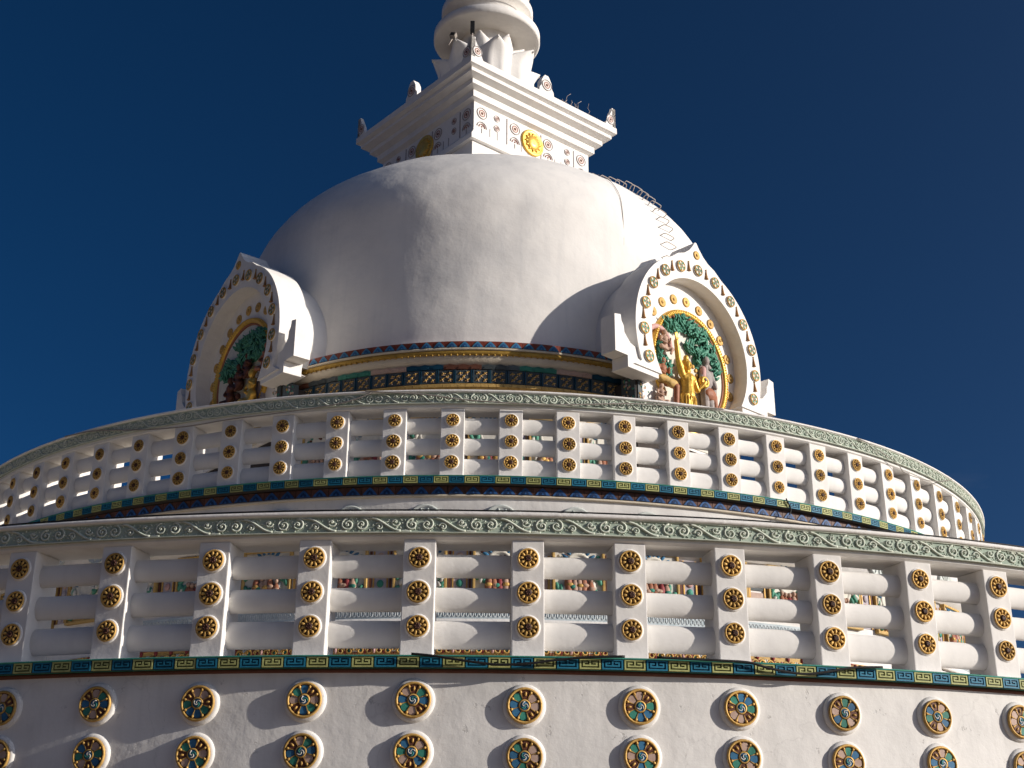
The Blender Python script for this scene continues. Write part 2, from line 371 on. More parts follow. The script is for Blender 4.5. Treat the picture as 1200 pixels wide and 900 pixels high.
def scroll_panel(Ln, ht, dep, seed=3):
    """carved vine scroll: green ground, raised whitish stem, curls and leaf bumps"""
    b = MB(); b.box(-Ln / 2, Ln / 2, -0.010, dep, 0, ht, 'frieze_green')
    b.box(-Ln / 2, Ln / 2, -0.026, -0.008, ht * 0.955, ht, 'frieze_white')
    b.box(-Ln / 2, Ln / 2, -0.026, -0.008, 0, ht * 0.045, 'frieze_white')
    rr = ht * 0.070; x0 = -Ln / 2; rnd = random.Random(seed)
    jt = lambda q=.02: rnd.uniform(-q, q)
    def curve(pts, rads): b.tube(pts, rads, 'frieze_white', 5)
    def curl(cx, cz, q0, turns, start, sgn, w=1.0, tail=None):
        P = []; Q = []
        if tail: P.append(tail); Q.append(rr * w * .7)
        for i in range(24):
            t = i / 23; an = start + sgn * t * 2 * pi * turns; q = q0 * (1 - .86 * t)
            P.append((x0 + cx + q * cos(an), -0.014 - 0.010 * t, cz + q * sin(an) * .95)); Q.append(rr * w * (1.0 - 0.3 * t))
        curve(P, Q); b.ball((x0 + cx, -.02, cz), (ht * .07, .014, ht * .07), 'frieze_white', None, 6, 4)
    zc = ht * .5
    curl(Ln * (.115 + jt(.008)), zc + ht * jt(), ht * (.40 + jt()), 1.5 + jt(.12), pi * .5 + jt(.25), 1, 1 + jt(.12))
    curl(Ln * (.335 + jt(.008)), zc + ht * jt(), ht * (.40 + jt()), 1.5 + jt(.12), pi * .5 + jt(.25), -1, 1 + jt(.12))
    curl(Ln * (.60 + jt()), ht * (.38 + jt()), ht * (.27 + jt()), 1.2 + jt(.1), pi * .9 + jt(.3), -1, .85 + jt(.1))
    curl(Ln * (.86 + jt()), ht * (.62 + jt()), ht * (.27 + jt()), 1.2 + jt(.1), -pi * .1 + jt(.3), -1, .85 + jt(.1))
    n = 14
    curve([(x0 + Ln * (.46 + .48 * i / n), -.018, zc + ht * .40 * cos(pi * i / n)) for i in range(n + 1)], [rr * 1.1] * (n + 1))
    curve([(x0 + Ln * (.335 + .14 * i / 6), -.014, ht * (.90 + .02 * sin(i))) for i in range(7)], [rr * .8] * 7)
    curve([(x0 + Ln * (-.06 + .16 * i / 6), -.014, ht * (.10 + .01 * sin(i))) for i in range(7)], [rr * .8] * 7)
    for k in range(70):
        x = x0 + Ln * (k + rnd.random()) / 70; z = ht * (0.08 + 0.84 * rnd.random())
        M = Matrix.Translation((x, -.010, z)) @ Matrix.Rotation(rnd.random() * 3, 4, 'Y')
        b.ball((0, 0, 0), (ht * 0.085, 0.011, ht * 0.04), 'frieze_white' if k % 5 < 3 else 'frieze_green', M, 6, 4)
    return b.mesh('scroll_panel')

def wheel_seat():
    b = MB(); b.turned([(0.186, -0.03), (0.183, 0.004), (0.177, 0.016), (0.165, 0.028), (0.150, 0.030)], 'wall_plaster', 32)
    return b.mesh('wheel_seat')
def gilded_wheel(rad, k0, small=False):
    """gilded rim, eight enamel petals between gold spikes, swirling hub; sits with its back at y=0"""
    b = MB(); n = 28
    b.turned([(rad * 0.985, 0.0), (rad, 0.012), (rad * 0.96, 0.022), (rad * 0.88, 0.022), (rad * 0.84, 0.010)], 'gold_paint', n, cap=False)
    b.turned([(rad * 0.86, 0.006), (rad * 0.5, 0.007)], 'umber', n)
    cols = [['cobalt', 'umber', 'rose', 'jade', 'cobalt', 'umber', 'rose', 'jade'], ['jade', 'cobalt', 'umber', 'rose', 'jade', 'cobalt', 'rose', 'umber'], ['cobalt', 'jade', 'umber', 'rose', 'rose', 'umber', 'jade', 'cobalt']][k0 % 3] if not small else ['jade', 'ivory', 'jade', 'ivory', 'jade', 'ivory', 'jade', 'ivory']
    for k in range(8):
        M = Matrix.Rotation(2 * pi * k / 8, 4, 'Y')
        a = rad
        pl = [(-a * 0.12, a * 0.36), (a * 0.12, a * 0.36), (a * 0.21, a * 0.58), (a * 0.19, a * 0.72), (a * 0.10, a * 0.80), (-a * 0.10, a * 0.80), (-a * 0.19, a * 0.72), (-a * 0.21, a * 0.58)]
        b.prism(pl, -0.015, -0.006, cols[(k + k0) % 8], M)
        M2 = Matrix.Rotation(2 * pi * (k + 0.5) / 8, 4, 'Y')
        b.prism([(-a * 0.05, a * 0.84), (0, a * 0.34), (a * 0.05, a * 0.84)], -0.020, -0.006, 'gold_paint', M2)
        b.ball((0, -.016, a * 0.76), (a * .085, .012, a * .10), 'gold_paint', M2, 6, 4)
        if cols[(k + k0) % 8] == 'umber' and not small: b.ball((0, -.017, a * .62), (a * .07, .010, a * .13), 'gold_paint', M, 6, 4)
    b.turned([(rad * 0.35, 0.006), (rad * 0.33, 0.020), (rad * 0.26, 0.020)], 'gold_paint', 16, cap=False)
    b.turned([(rad * 0.27, 0.012), (rad * 0.10, 0.020)], 'cobalt', 14)
    for k in range(3):
        P = [(rad * 0.22 * (1 - i / 7) * cos(2 * pi * k / 3 + i * 0.42), -0.019, rad * 0.22 * (1 - i / 7) * sin(2 * pi * k / 3 + i * 0.42)) for i in range(7)]
        b.tube(P, rad * 0.035, 'ivory' if k != 1 else 'jade', 4)
    return b.mesh('gilded_wheel')

def voxel(mb, size, mat, smooth=5, name='figure'):
    """fuse overlapping pieces into one continuous surface"""
    me = mb.mesh('tmp'); o = bpy.data.objects.new('tmp', me); C.objects.link(o)
    rm = o.modifiers.new('r', 'REMESH'); rm.mode = 'VOXEL'; rm.voxel_size = size; rm.use_smooth_shade = True
    sm = o.modifiers.new('s', 'SMOOTH'); sm.iterations = smooth; sm.factor = 0.5
    dg = bpy.context.evaluated_depsgraph_get()
    out = bpy.data.meshes.new_from_object(o.evaluated_get(dg)); out.name = name
    out.materials.clear(); out.materials.append(MATS[mat])
    for p in out.polygons: p.material_index = 0; p.use_smooth = True
    bpy.data.objects.remove(o); return out

# ------------------------------------------------------------------ lower terrace wall
ZB, ZF = -0.66, -0.57
lt = thing('terrace_wall', 'round white plaster wall of the lower terrace set with two rows of coloured wheels', 'wall', (0, 0, -4))
b = MB(); prof = [(14.02, -4.0), (13.98, -2.6), (13.81, -1.9), (13.792, -1.0), (13.79, -0.69)]
b.revolve([(q, z + 4) for q, z in prof], 'wall_plaster', 256)
wm = b.mesh('wall')
for v in wm.vertices:
    p = v.co; k = noise.noise(Vector((p.x * 0.8, p.y * 0.8, p.z * 1.3))) * 0.008
    d = Vector((p.x, p.y, 0)).normalized(); v.co = p + d * k
put('wall', wm, lt)
b = MB(); b.revolve([(13.75, -0.695), (13.806, -0.691), (13.812, ZB), (13.4, ZB + 0.002)], 'soffit_brick', 256); put('brick_course', b, lt, (0, 0, 4))
b = MB(); b.revolve([(13.6, ZB + 0.003), (13.862, ZB + 0.003), (13.862, ZF - 0.003), (13.6, ZF - 0.002)], 'mint_rim', 256); put('ledge', b, lt, (0, 0, 4))
b = MB(); b.revolve([(13.62, ZF - 0.002), (13.90, ZF - 0.002), (13.90, ZF + 0.012), (13.62, ZF + 0.013)], 'mint_rim', 256, mats=['mint_rim', 'mint_rim', 'rail_plaster']); put('ledge_cap', b, lt, (0, 0, 4))
wt = 13.89 * 0.0139
ta = fret_tile(wt - 0.004, ZF - ZB - 0.004, 'lime_tile', 'lime_groove'); tb = fret_tile(wt - 0.004, ZF - ZB - 0.004, 'teal_tile', 'teal_groove')
for k in range(-70, 71):
    ph = 0.0413 + 0.0139 * k
    put('fret_tile', ta if k % 2 == 0 else tb, lt, ringpos(13.872 + random.uniform(-.002, .002), ph, 4 + ZB + 0.002), (0, 0, ph + random.uniform(-.004, .004)))
seat = wheel_seat(); wheels = [gilded_wheel(0.152, k) for k in range(9)]
WPH = [-.2403, -.1723, -.1053, -.0386, .0291, .1003, .1647, .2342, .3019]
WZ = [(-.934, -1.359), (-.943, -1.362), (-.923, -1.346), (-.923, -1.347), (-.962, -1.376), (-.954, -1.362), (-.945, -1.351), (-.954, -1.366), (-.947, -1.35)]
for k in range(-14, 17):
    i = k + 4
    ph = WPH[i] if 0 <= i < 9 else .0304 + .0678 * k + random.uniform(-.002, .002)
    for row in range(3):
        z = (WZ[i][row] if (0 <= i < 9 and row < 2) else -.945 - .412 * row) + 4
        q = 13.794 if row < 2 else 13.805
        s_ = put('wheel', seat, lt, ringpos(q, ph, z), (0, 0, ph + random.uniform(-.01, .01)))
        put('gilded_wheel', wheels[random.randrange(9)], s_, (0, -0.031, 0), (0, random.choice(range(8)) * pi / 4 + random.uniform(-.2, .2), 0))
b = MB(); b.revolve([(8.9, 0), (13.84, 0)], 'floor_slab', 160); put('terrace_floor', b, None, (0, 0, ZF + 0.006), kind='structure')

# ------------------------------------------------------------------ balustrades
def balustrade(name, label, Rf, zmid, dz, zt, zb, pw, depth, step, first, count, phis, rrad, rads, rec, copz, fr_step, fr_first, fr_n, Rc, scale, nres):
    t = thing(name, label, 'balustrade', (0, 0, zb))
    pm = MB(); pm.box(-pw / 2, pw / 2, 0, depth, 0, zt - zb, 'rail_plaster', bev=0.010); pm = pm.mesh('post')
    ro = rosette(rrad, 0.016)
    tl = step * (Rf - rec - rads[1]) - pw * 0.55
    rms = []
    for q in rads:
        b = MB(); n = 22
        pr = []
        for i in range(7): pr.append(i)
        P = [(-tl / 2 + tl * i / 6, 0, 0) for i in range(7)]
        b.tube(P, [q * (1 + 0.012 * noise.noise(Vector((i * 1.7, q * 31, 0)))) for i in range(7)], 'rail_plaster', n)
        rms.append(b.mesh('rail'))
    PH = [phis[k - first] if phis and 0 <= k - first < len(phis) else None for k in range(first, first + count)]
    return t, pm, ro, rms
def build_balustrade(t, pm, ro, rms, Rf, zrows, zb, ks, phi_of, rec, rads, nfront, pwid, drop):
    for k in ks:
        ph = phi_of(k)
        p = put('post', pm, t, ringpos(Rf, ph, 0), (R_(random.uniform(-.25, .25)), R_(random.uniform(-.3, .3)), ph + R_(random.uniform(-.5, .5))))
        if abs(ph) < nfront:
            for z in zrows:
                put('rosette', ro, p, (random.uniform(-.004, .004), 0.001, z - zb + random.uniform(-.004, .004)), (0, random.uniform(0, 6.28), 0), scale=[random.uniform(.95, 1.05)] * 3)
        if k != ks[-1]:
            pn = phi_of(k + 1); pmid = (ph + pn) / 2
            for z, q, me in zip(zrows, rads, rms):
                put('rail', me, t, ringpos((Rf - rec - q * .62), pmid, z - drop - zb + random.uniform(-.004, .004)), (0, R_(random.uniform(-.35, .35)), pmid), scale=(1.12, .62, random.uniform(.97, 1.03)))
    return t

LPHI = [-.3084, -.2387, -.1714, -.1053, -.038, .0313, .0968, .1635, .2326, .3006, .3659]
def lphi(k): return LPHI[k + 5] if -5 <= k <= 5 else (LPHI[0] + .0674 * (k + 5) if k < 0 else LPHI[-1] + .0674 * (k - 5))
lb = thing('lower_balustrade', 'long white balustrade of the lower terrace with gold flower bosses on its posts', 'balustrade', (0, 0, ZF + 0.012))
zb = ZF + 0.012
pm = MB().box(-.142, .142, 0, .36, 0, .462 - zb, 'rail_plaster', bev=0.009).mesh('post')
def railmesh(q, ln):
    b = MB(); b.tube([(-ln / 2 + ln * i / 6, 0, 0) for i in range(7)], [q * (1 + .015 * noise.noise(Vector((i * 1.7, q * 31, 0)))) for i in range(7)], 'rail_plaster', 24); return b.mesh('rail')
rl = [.103, .108, .122]
build_balustrade(lb, pm, rosette(.097, .014), [railmesh(q, .70) for q in rl], 13.812, (.3, 0.0, -.3), zb, list(range(-17, 20)), lphi, .088, rl, 1.3, .284, .045)
b = MB(); b.revolve([(13.42, .462), (13.80, .462), (13.83, .485), (13.83, .69), (13.42, .69)], 'rail_plaster', 256, smooth=False); put('beam', b, lb, (0, 0, -zb))
b = MB(); b.revolve([(13.40, .662), (13.875, .661), (13.895, .668), (13.90, .69), (13.88, .705), (13.60, .725), (13.40, .70)], 'white_stucco', 256); put('coping', b, lb, (0, 0, -zb))
sc = [scroll_panel(.0412 * 13.86 + .001, .148, .012, q) for q in range(6)]
for k in range(-24, 26):
    ph = .0145 + .0412 * k
    put('scroll_panel', random.choice(sc), lb, ringpos(13.848, ph, .512 - zb), (0, 0, ph))

UZ = 2.433
ub = thing('upper_balustrade', 'white balustrade of the upper terrace ringing the foot of the dome', 'balustrade', (0, 0, UZ))
def uphi(k): return .0407 + .08 * k
pm = MB().box(-.152, .152, 0, .30, 0, 3.338 - UZ, 'rail_plaster', bev=0.009).mesh('post')
ru = [.108, .113, .120]
build_balustrade(ub, pm, rosette(.088, .014), [railmesh(q, .52) for q in ru], 9.372, (2.8999 + .284, 2.8999, 2.8999 - .284), UZ, list(range(-28, 29)), uphi, .07, ru, 1.45, .304, .035)
b = MB(); b.revolve([(9.05, 3.338), (9.36, 3.338), (9.385, 3.355), (9.385, 3.56), (9.05, 3.56)], 'rail_plaster', 200, smooth=False); put('beam', b, ub, (0, 0, -UZ))
b = MB(); b.revolve([(9.03, 3.545), (9.425, 3.544), (9.448, 3.55), (9.452, 3.566), (9.43, 3.582), (9.2, 3.60), (9.03, 3.57)], 'white_stucco', 200); put('coping', b, ub, (0, 0, -UZ))
sc2 = [scroll_panel(.048 * 9.41 + .001, .148, .012, q + 10) for q in range(6)]
for k in range(-33, 34):
    ph = .01 + .048 * k
    put('scroll_panel', random.choice(sc2), ub, ringpos(9.402, ph, 3.396 - UZ), (0, 0, ph))

# ------------------------------------------------------------------ middle drum (seen through the lower balustrade)
md = thing('middle_drum', 'white drum wall behind the lower balustrade with gold framed painted panels and tile bands', 'drum', (0, 0, ZF))
def up(z): return z - ZF
b = MB(); b.revolve([(9.15, up(ZF)), (9.15, up(.36)), (9.13, up(.37)), (9.13, up(1.60)), (9.27, up(1.615)), (9.275, up(2.20))], 'wall_plaster', 200); put('wall', b, md)
b = MB(); b.revolve([(9.0, up(2.190)), (9.312, up(2.182)), (9.318, up(2.208)), (9.0, up(2.212))], 'beige_plaster', 200); put('sill', b, md)
b = MB(); b.revolve([(9.285, up(2.212)), (9.285, up(2.325))], 'brown_tile', 200); put('tile_bed', b, md)
b = MB(); b.revolve([(9.1, up(2.327)), (9.372, up(2.326)), (9.385, up(2.336)), (9.385, up(2.42)), (9.1, up(2.421))], 'mint_rim', 200, smooth=False, mats=['dark_void', 'dark_void', 'mint_rim', 'mint_rim']); put('ledge', b, md)  # near-black underside: the shadow gap below the ledge is painted in
b = MB(); b.revolve([(9.02, up(2.4215)), (9.425, up(2.421)), (9.425, up(2.4325)), (9.02, up(2.433))], 'mint_rim', 200, mats=['mint_rim', 'mint_rim', 'rail_plaster']); put('ledge_cap', b, md)
wt = 9.41 * .0206
ua = fret_tile(wt - .004, .084, 'lime_tile', 'lime_groove'); ubm = fret_tile(wt - .004, .084, 'teal_tile', 'teal_groove')
for k in range(-62, 62):
    ph = .0304 + .0206 * k
    put('fret_tile', ua if k % 2 == 0 else ubm, md, ringpos(9.396 + random.uniform(-.002, .002), ph, up(2.334)), (0, 0, ph + random.uniform(-.004, .004)))
tt = tri_tile(.0235 * 9.22, .104, 'brown_tile', 'blue_tri', 'navy')
for k in range(-54, 55):
    ph = .0264 + .01175 + .0235 * k
    put('triangle_tile', tt, md, ringpos(9.30, ph, up(2.213)), (0, 0, ph + random.uniform(-.006, .006)))
b = MB()
b.turned([(.238, 0), (.234, .03), (.215, .042), (.195, .026), (.15, .026)], 'sage_disc', 28)
for k in range(12):
    b.ball((0, -.028, .12), (.020, .018, .075), 'sage_disc', Matrix.Rotation(2 * pi * k / 12, 4, 'Y'), 6, 4)
b.ball((0, -.02, 0), (.04, .02, .04), 'sage_disc')
ds = b.mesh('disc')
for k in range(-13, 14):
    ph = .0285 + .1025 * k; put('disc', ds, md, ringpos(9.275, ph, up(1.855)), (0, random.uniform(0, 1), ph))

def relief(seed):
    """painted relief: a red group between green corner leaves, a white arch with blue rays above"""
    rnd = random.Random(seed); b = MB(); W = .30
    b.box(-.31, .31, -.008, .02, 0, .66, 'ivory')
    b.box(-.31, .31, -.012, -.006, 0, .06, 'ochre'); 
    # leaf corners
    for sx in (-1, 1):
        for i in range(12):
            x = sx * rnd.uniform(.17, .29); z = rnd.uniform(.05, .48)
            M = Matrix.Translation((x, 0, z)) @ Matrix.Rotation(rnd.uniform(-1, 1), 4, 'Y')
            b.ball((0, -.02, 0), (.035, .03, .06), 'leaf_green' if rnd.random() < .75 else 'ivory', M, 6, 4)
    # group of figures
    for i in range(5):
        x = -.14 + .07 * i + rnd.uniform(-.015, .015); h = rnd.uniform(.26, .36)
        c = rnd.choice(['terracotta', 'terracotta', 'crimson', 'skin_clay'])
        b.ball((x, -.03, h * .5), (.055, .045, h * .42), c, None, 8, 6)
        b.ball((x, -.035, h * .98), (.030, .034, .036), 'skin_clay', None, 7, 5)
        b.ball((x + rnd.uniform(-.03, .03), -.06, h * .55), (.05, .02, .03), rnd.choice(['gold_paint', 'skin_clay', 'jade']), None, 7, 4)
    # arch and rays
    b.turned([(.17, .0), (.165, .02), (.13, .03), (.12, .012)], 'ivory', 24, Matrix.Translation((0, 0, .46)))
    for k in range(-4, 5):
        M = Matrix.Translation((0, 0, .46)) @ Matrix.Rotation(k * .34, 4, 'Y')
        b.ball((0, -.014, .20), (.022, .014, .055), 'cobalt' if seed % 2 else 'leaf_green', M, 6, 4)
    for i in range(9):
        b.ball((rnd.uniform(-.27, .27), -.01, rnd.uniform(.52, .64)), (.03, .012, .018), rnd.choice(['cobalt', 'ivory', 'umber', 'jade']), None, 6, 4)
    return b.mesh('picture')
pics = [relief(k) for k in (1, 2, 3, 5)]
b = MB(); W, H, T = .335, .685, .032
for (x0, x1, z0, z1) in ((-W, W, H - T, H), (-W, W, -T * .6, T * .4), (-W, -W + T, T * .4 + .001, H - T - .001), (W - T, W, T * .4 + .001, H - T - .001)):
    b.box(x0, x1, -.045, .02, z0, z1, 'ochre', bev=.006)
fm = b.mesh('frame')
b = MB(); b.box(-.155, .155, -.006, .02, 0, .60, 'lavender')
for x, wd, c in ((-.125, .030, 'umber'), (-.085, .018, 'gold_paint'), (.09, .02, 'gold_paint'), (.128, .026, 'umber')):
    b.box(x - wd / 2, x + wd / 2, -.022, -.005, .004, .596, c)
for i in range(5): b.ball((0, -.014, .07 + .115 * i), (.045, .016, .05), ['lavender', 'jade', 'pink', 'lavender', 'rose'][i], None, 8, 5)
ps = b.mesh('pilaster')
b = MB(); b.box(-.155, .155, -.006, .02, 0, .55, 'white_stucco')
for x in (-.12, .12): b.box(x - .014, x + .014, -.03, -.005, .0, .55, 'gold_paint')
b.box(-.105, .105, -.02, -.005, .30, .52, 'slate_tile'); b.box(-.105, .105, -.02, -.005, .03, .27, 'rose')
ps2 = b.mesh('pilaster')
for k in range(-11, 12):
    ph = .0285 + .1085 * k
    p = put('relief_panel', fm, md, ringpos(9.145, ph, up(.905)), (0, R_(random.uniform(-.4, .4)), ph))
    put('picture', pics[(k * 7) % 4], p, (0, -.004, .012))
    put('pilaster', ps if k % 3 else ps2, md, ringpos(9.132, ph + .05425, up(.93)), (0, 0, ph + .05425))
b = MB(); b.box(-.14, .14, -.014, .02, 0, .135, 'ice_tile')
for i in range(5):
    x = -.11 + .055 * i; b.tube([(x + .02 * cos(a * .9), -.016, .066 + .042 * sin(a * .9)) for a in range(8)], .006, 'ice_relief', 4)
ct = b.mesh('carved_tile')
for k in range(-36, 37):
    ph = .0285 + .0307 * k; put('carved_tile', ct, md, ringpos(9.15, ph, up(.672)), (0, 0, ph + random.uniform(-.008, .008)))
b = MB(); b.revolve([(9.0, up(.60)), (9.19, up(.60)), (9.19, up(.668)), (9.0, up(.669))], 'white_stucco', 200); put('string_course', b, md)
b = MB(); b.box(-.24, .24, -.008, .02, 0, .20, 'ochre')
for sx in (-1, 1):
    for cx, c_ in ((.065, 'ochre'), (.175, 'gold_paint')):
        P = [(sx * (cx + .052 * (1 - t / 22) * cos(t * .5)), -.022 - .001 * t, .055 + .052 * (1 - t / 22) * sin(t * .5)) for t in range(16)]
        b.tube(P, [.017 * (1 - t / 30) for t in range(16)], c_, 6)
    b.ball((sx * .12, -.014, .15), (.028, .022, .045), 'crimson'); b.ball((sx * .12, -.018, .06), (.022, .022, .05), 'crimson'); b.ball((sx * .225, -.016, .07), (.02, .02, .05), 'ivory'); b.ball((sx * .065, -.012, .055), (.03, .018, .03), 'crimson'); b.ball((sx * .175, -.012, .055), (.028, .02, .03), 'jade'); b.ball((sx * .225, -.012, .03), (.016, .022, .03), 'terracotta')
    b.ball((sx * .185, -.010, .185), (.05, .012, .012), 'crimson', None, 7, 4)
b.ball((0, -.025, .06), (.022, .03, .045), 'pink'); b.ball((0, -.022, .18), (.05, .02, .018), 'gold_paint')
so_ = b.mesh('scroll_ornament')
for k in range(-21, 23):
    ph = .02 + .0525 * k; put('scroll_ornament', so_, md, ringpos(9.155, ph, up(.235)), (0, 0, ph), scale=(1, 1, .9))
b = MB(); b.revolve([(4.5, 0), (9.38, 0)], 'floor_slab', 160); put('upper_terrace_floor', b, None, (0, 0, 2.4265), kind='structure')

# ------------------------------------------------------------------ dome base
db = thing('tiled_plinth', 'tiled ring under the dome with blue triangles, gold moulding and dark flower tiles', 'plinth', (0, 0, 2.43))
def ud(z): return z - 2.43
b = MB(); b.revolve([(5.20, ud(2.43)), (5.20, ud(4.95)), (5.10, ud(4.96)), (5.10, ud(5.69)), (5.14, ud(5.71)), (5.18, ud(5.77)), (5.19, ud(5.84)), (5.14, ud(5.95))], 'beige_plaster', 160); put('wall', b, db)
b = MB(); b.revolve([(5.12, ud(5.835)), (5.20, ud(5.84)), (5.222, ud(5.86)), (5.226, ud(5.895)), (5.21, ud(5.918)), (5.12, ud(5.92))], 'gold_band', 160); put('gold_moulding', b, db)
b = MB(); b.revolve([(5.10, ud(5.925)), (5.235, ud(5.925)), (5.235, ud(5.958)), (5.0, ud(5.962))], 'beige_plaster', 160); put('ledge', b, db)
b = MB(); b.revolve([(5.20, ud(5.962)), (5.20, ud(6.085)), (4.9, ud(6.10))], 'red_tile', 160); put('tile_bed', b, db)
ti = tri_tile(.041 * 5.215, .112, 'red_tile', 'sky_tri', 'blue_tri')
for k in range(-38, 39):
    ph = .0266 + .041 * k; put('triangle_tile', ti, db, ringpos(5.212, ph, ud(5.966)), (0, 0, ph))
b = MB()
for i in range(40): b.ball((0, 0, 0), .001, 'gold_band') if False else None
# row of small gold drops under the moulding
for k in range(-60, 61):
    ph = k * .02; x, y, z = ringpos(5.208, ph, ud(5.838)); b.ball((x, y, z), (.022, .022, .020), 'gold_band', None, 6, 4)
put('drop_row', b, db, kind='stuff')
def flower_tile(seed):
    rnd = random.Random(seed); b = MB(); b.box(-.138, .138, -.012, .03, 0, .235, 'slate_tile')
    for (x0, x1, z0, z1) in ((-.138, -.126, 0, .235), (.126, .138, 0, .235)): b.box(x0, x1, -.022, -.011, z0, z1, 'teal_groove')
    for cx, cz in ((-.06, .06), (.06, .06), (0, .12), (-.06, .18), (.06, .18)):
        cx += rnd.uniform(-.008, .008); cz += rnd.uniform(-.008, .008)
        b.ball((cx, -.014, cz), (.02, .014, .02), 'gold_paint', None, 6, 4)
        for q in range(4):
            a = q * pi / 2 + rnd.uniform(0, 1); b.ball((cx + .030 * cos(a), -.013, cz + .030 * sin(a)), (.015, .009, .011), ['ochre', 'slate_tile', 'ochre', 'rose'][q], None, 6, 4)
    return b.mesh('flower_tile')
fts = [flower_tile(k) for k in range(3)]
for k in range(-26, 27):
    ph = -.0305 + .02825 + .0565 * k; put('flower_tile', fts[k % 3], db, ringpos(5.122, ph, ud(5.362)), (0, 0, ph + random.uniform(-.015, .015)))
# petal course: sloping coloured tiles
for ci, c in enumerate(['slate_tile', 'jade', 'rose', 'teal_groove', 'umber']):
    b = MB(); b.prism([(-.105, 0), (.105, 0), (.105, .12), (.0, .15), (-.105, .12)], -.012, .02, c)
    b.prism([(-.07, .012), (.07, .012), (.06, .085), (0, .105), (-.06, .085)], -.022, -.011, c)
    pt = b.mesh('petal_tile')
    for k in range(-38, 39):
        if (k // 3) % 5 == ci:
            ph = .02 + .0412 * k; put('petal_tile', pt, db, ringpos(5.128, ph, ud(5.606)), (R_(8), 0, ph), scale=(1.02, 1, .62))
b = MB()
b.revolve([(5.08, ud(5.262)), (5.142, ud(5.267)), (5.142, ud(5.352)), (5.08, ud(5.356))], 'ochre', 160, smooth=False); put('ochre_course', b, db)
rb = MB(); rb.box(-.06, .06, -.02, .02, 0, .05, 'ochre')
rbm = rb.mesh('brick')
for k in range(-50, 51):
    ph = .01 + .0245 * k; put('brick', rbm, db, ringpos(5.148, ph, ud(5.285)), (0, 0, ph + random.uniform(-.01, .01)))
# wall of the upper terrace: painted panels glimpsed through the balustrade
for k in range(-12, 13):
    ph = .03 + .19 * k
    p = put('relief_panel', fm, db, ringpos(5.20, ph, ud(3.75)), (0, 0, ph), scale=(1.1, 1, 1.5)); put('picture', pics[k % 4], p, (0, -.004, .012))
    put('pilaster', ps, db, ringpos(5.205, ph + .095, ud(3.75)), (0, 0, ph + .095), scale=(1, 1, 1.7))

# ------------------------------------------------------------------ dome
b = MB(); prof = [(5.02, 6.07), (4.965, 6.16)] + [(4.955 - .06 * k / 25, 6.2 + .1 * k) for k in range(26)]
for i in range(0, 80):
    a = (pi / 2) * i / 80; prof.append((4.891 * cos(a), 8.833 + 2.76 * sin(a)))
prof.append((.05, 11.593))
b.revolve(prof, 'dome_plaster', 288); dm = b.mesh('dome')
for v in dm.vertices:
    p = v.co; n_ = Vector((p.x, p.y, max(0, p.z - 8.8) * 2.5)).normalized()
    k = noise.noise(p * .55) * .020 + noise.noise(p * 1.6 + Vector((9, 3, 1))) * .013 + noise.noise(p * 4.2 + Vector((2, 7, 5))) * .0055
    v.co = p + n_ * k - Vector((0, 0, 6.07))
tag(put('dome', dm, None, (0, 0, 6.07)), 'great white plastered dome rising above the tiled ring', 'dome')

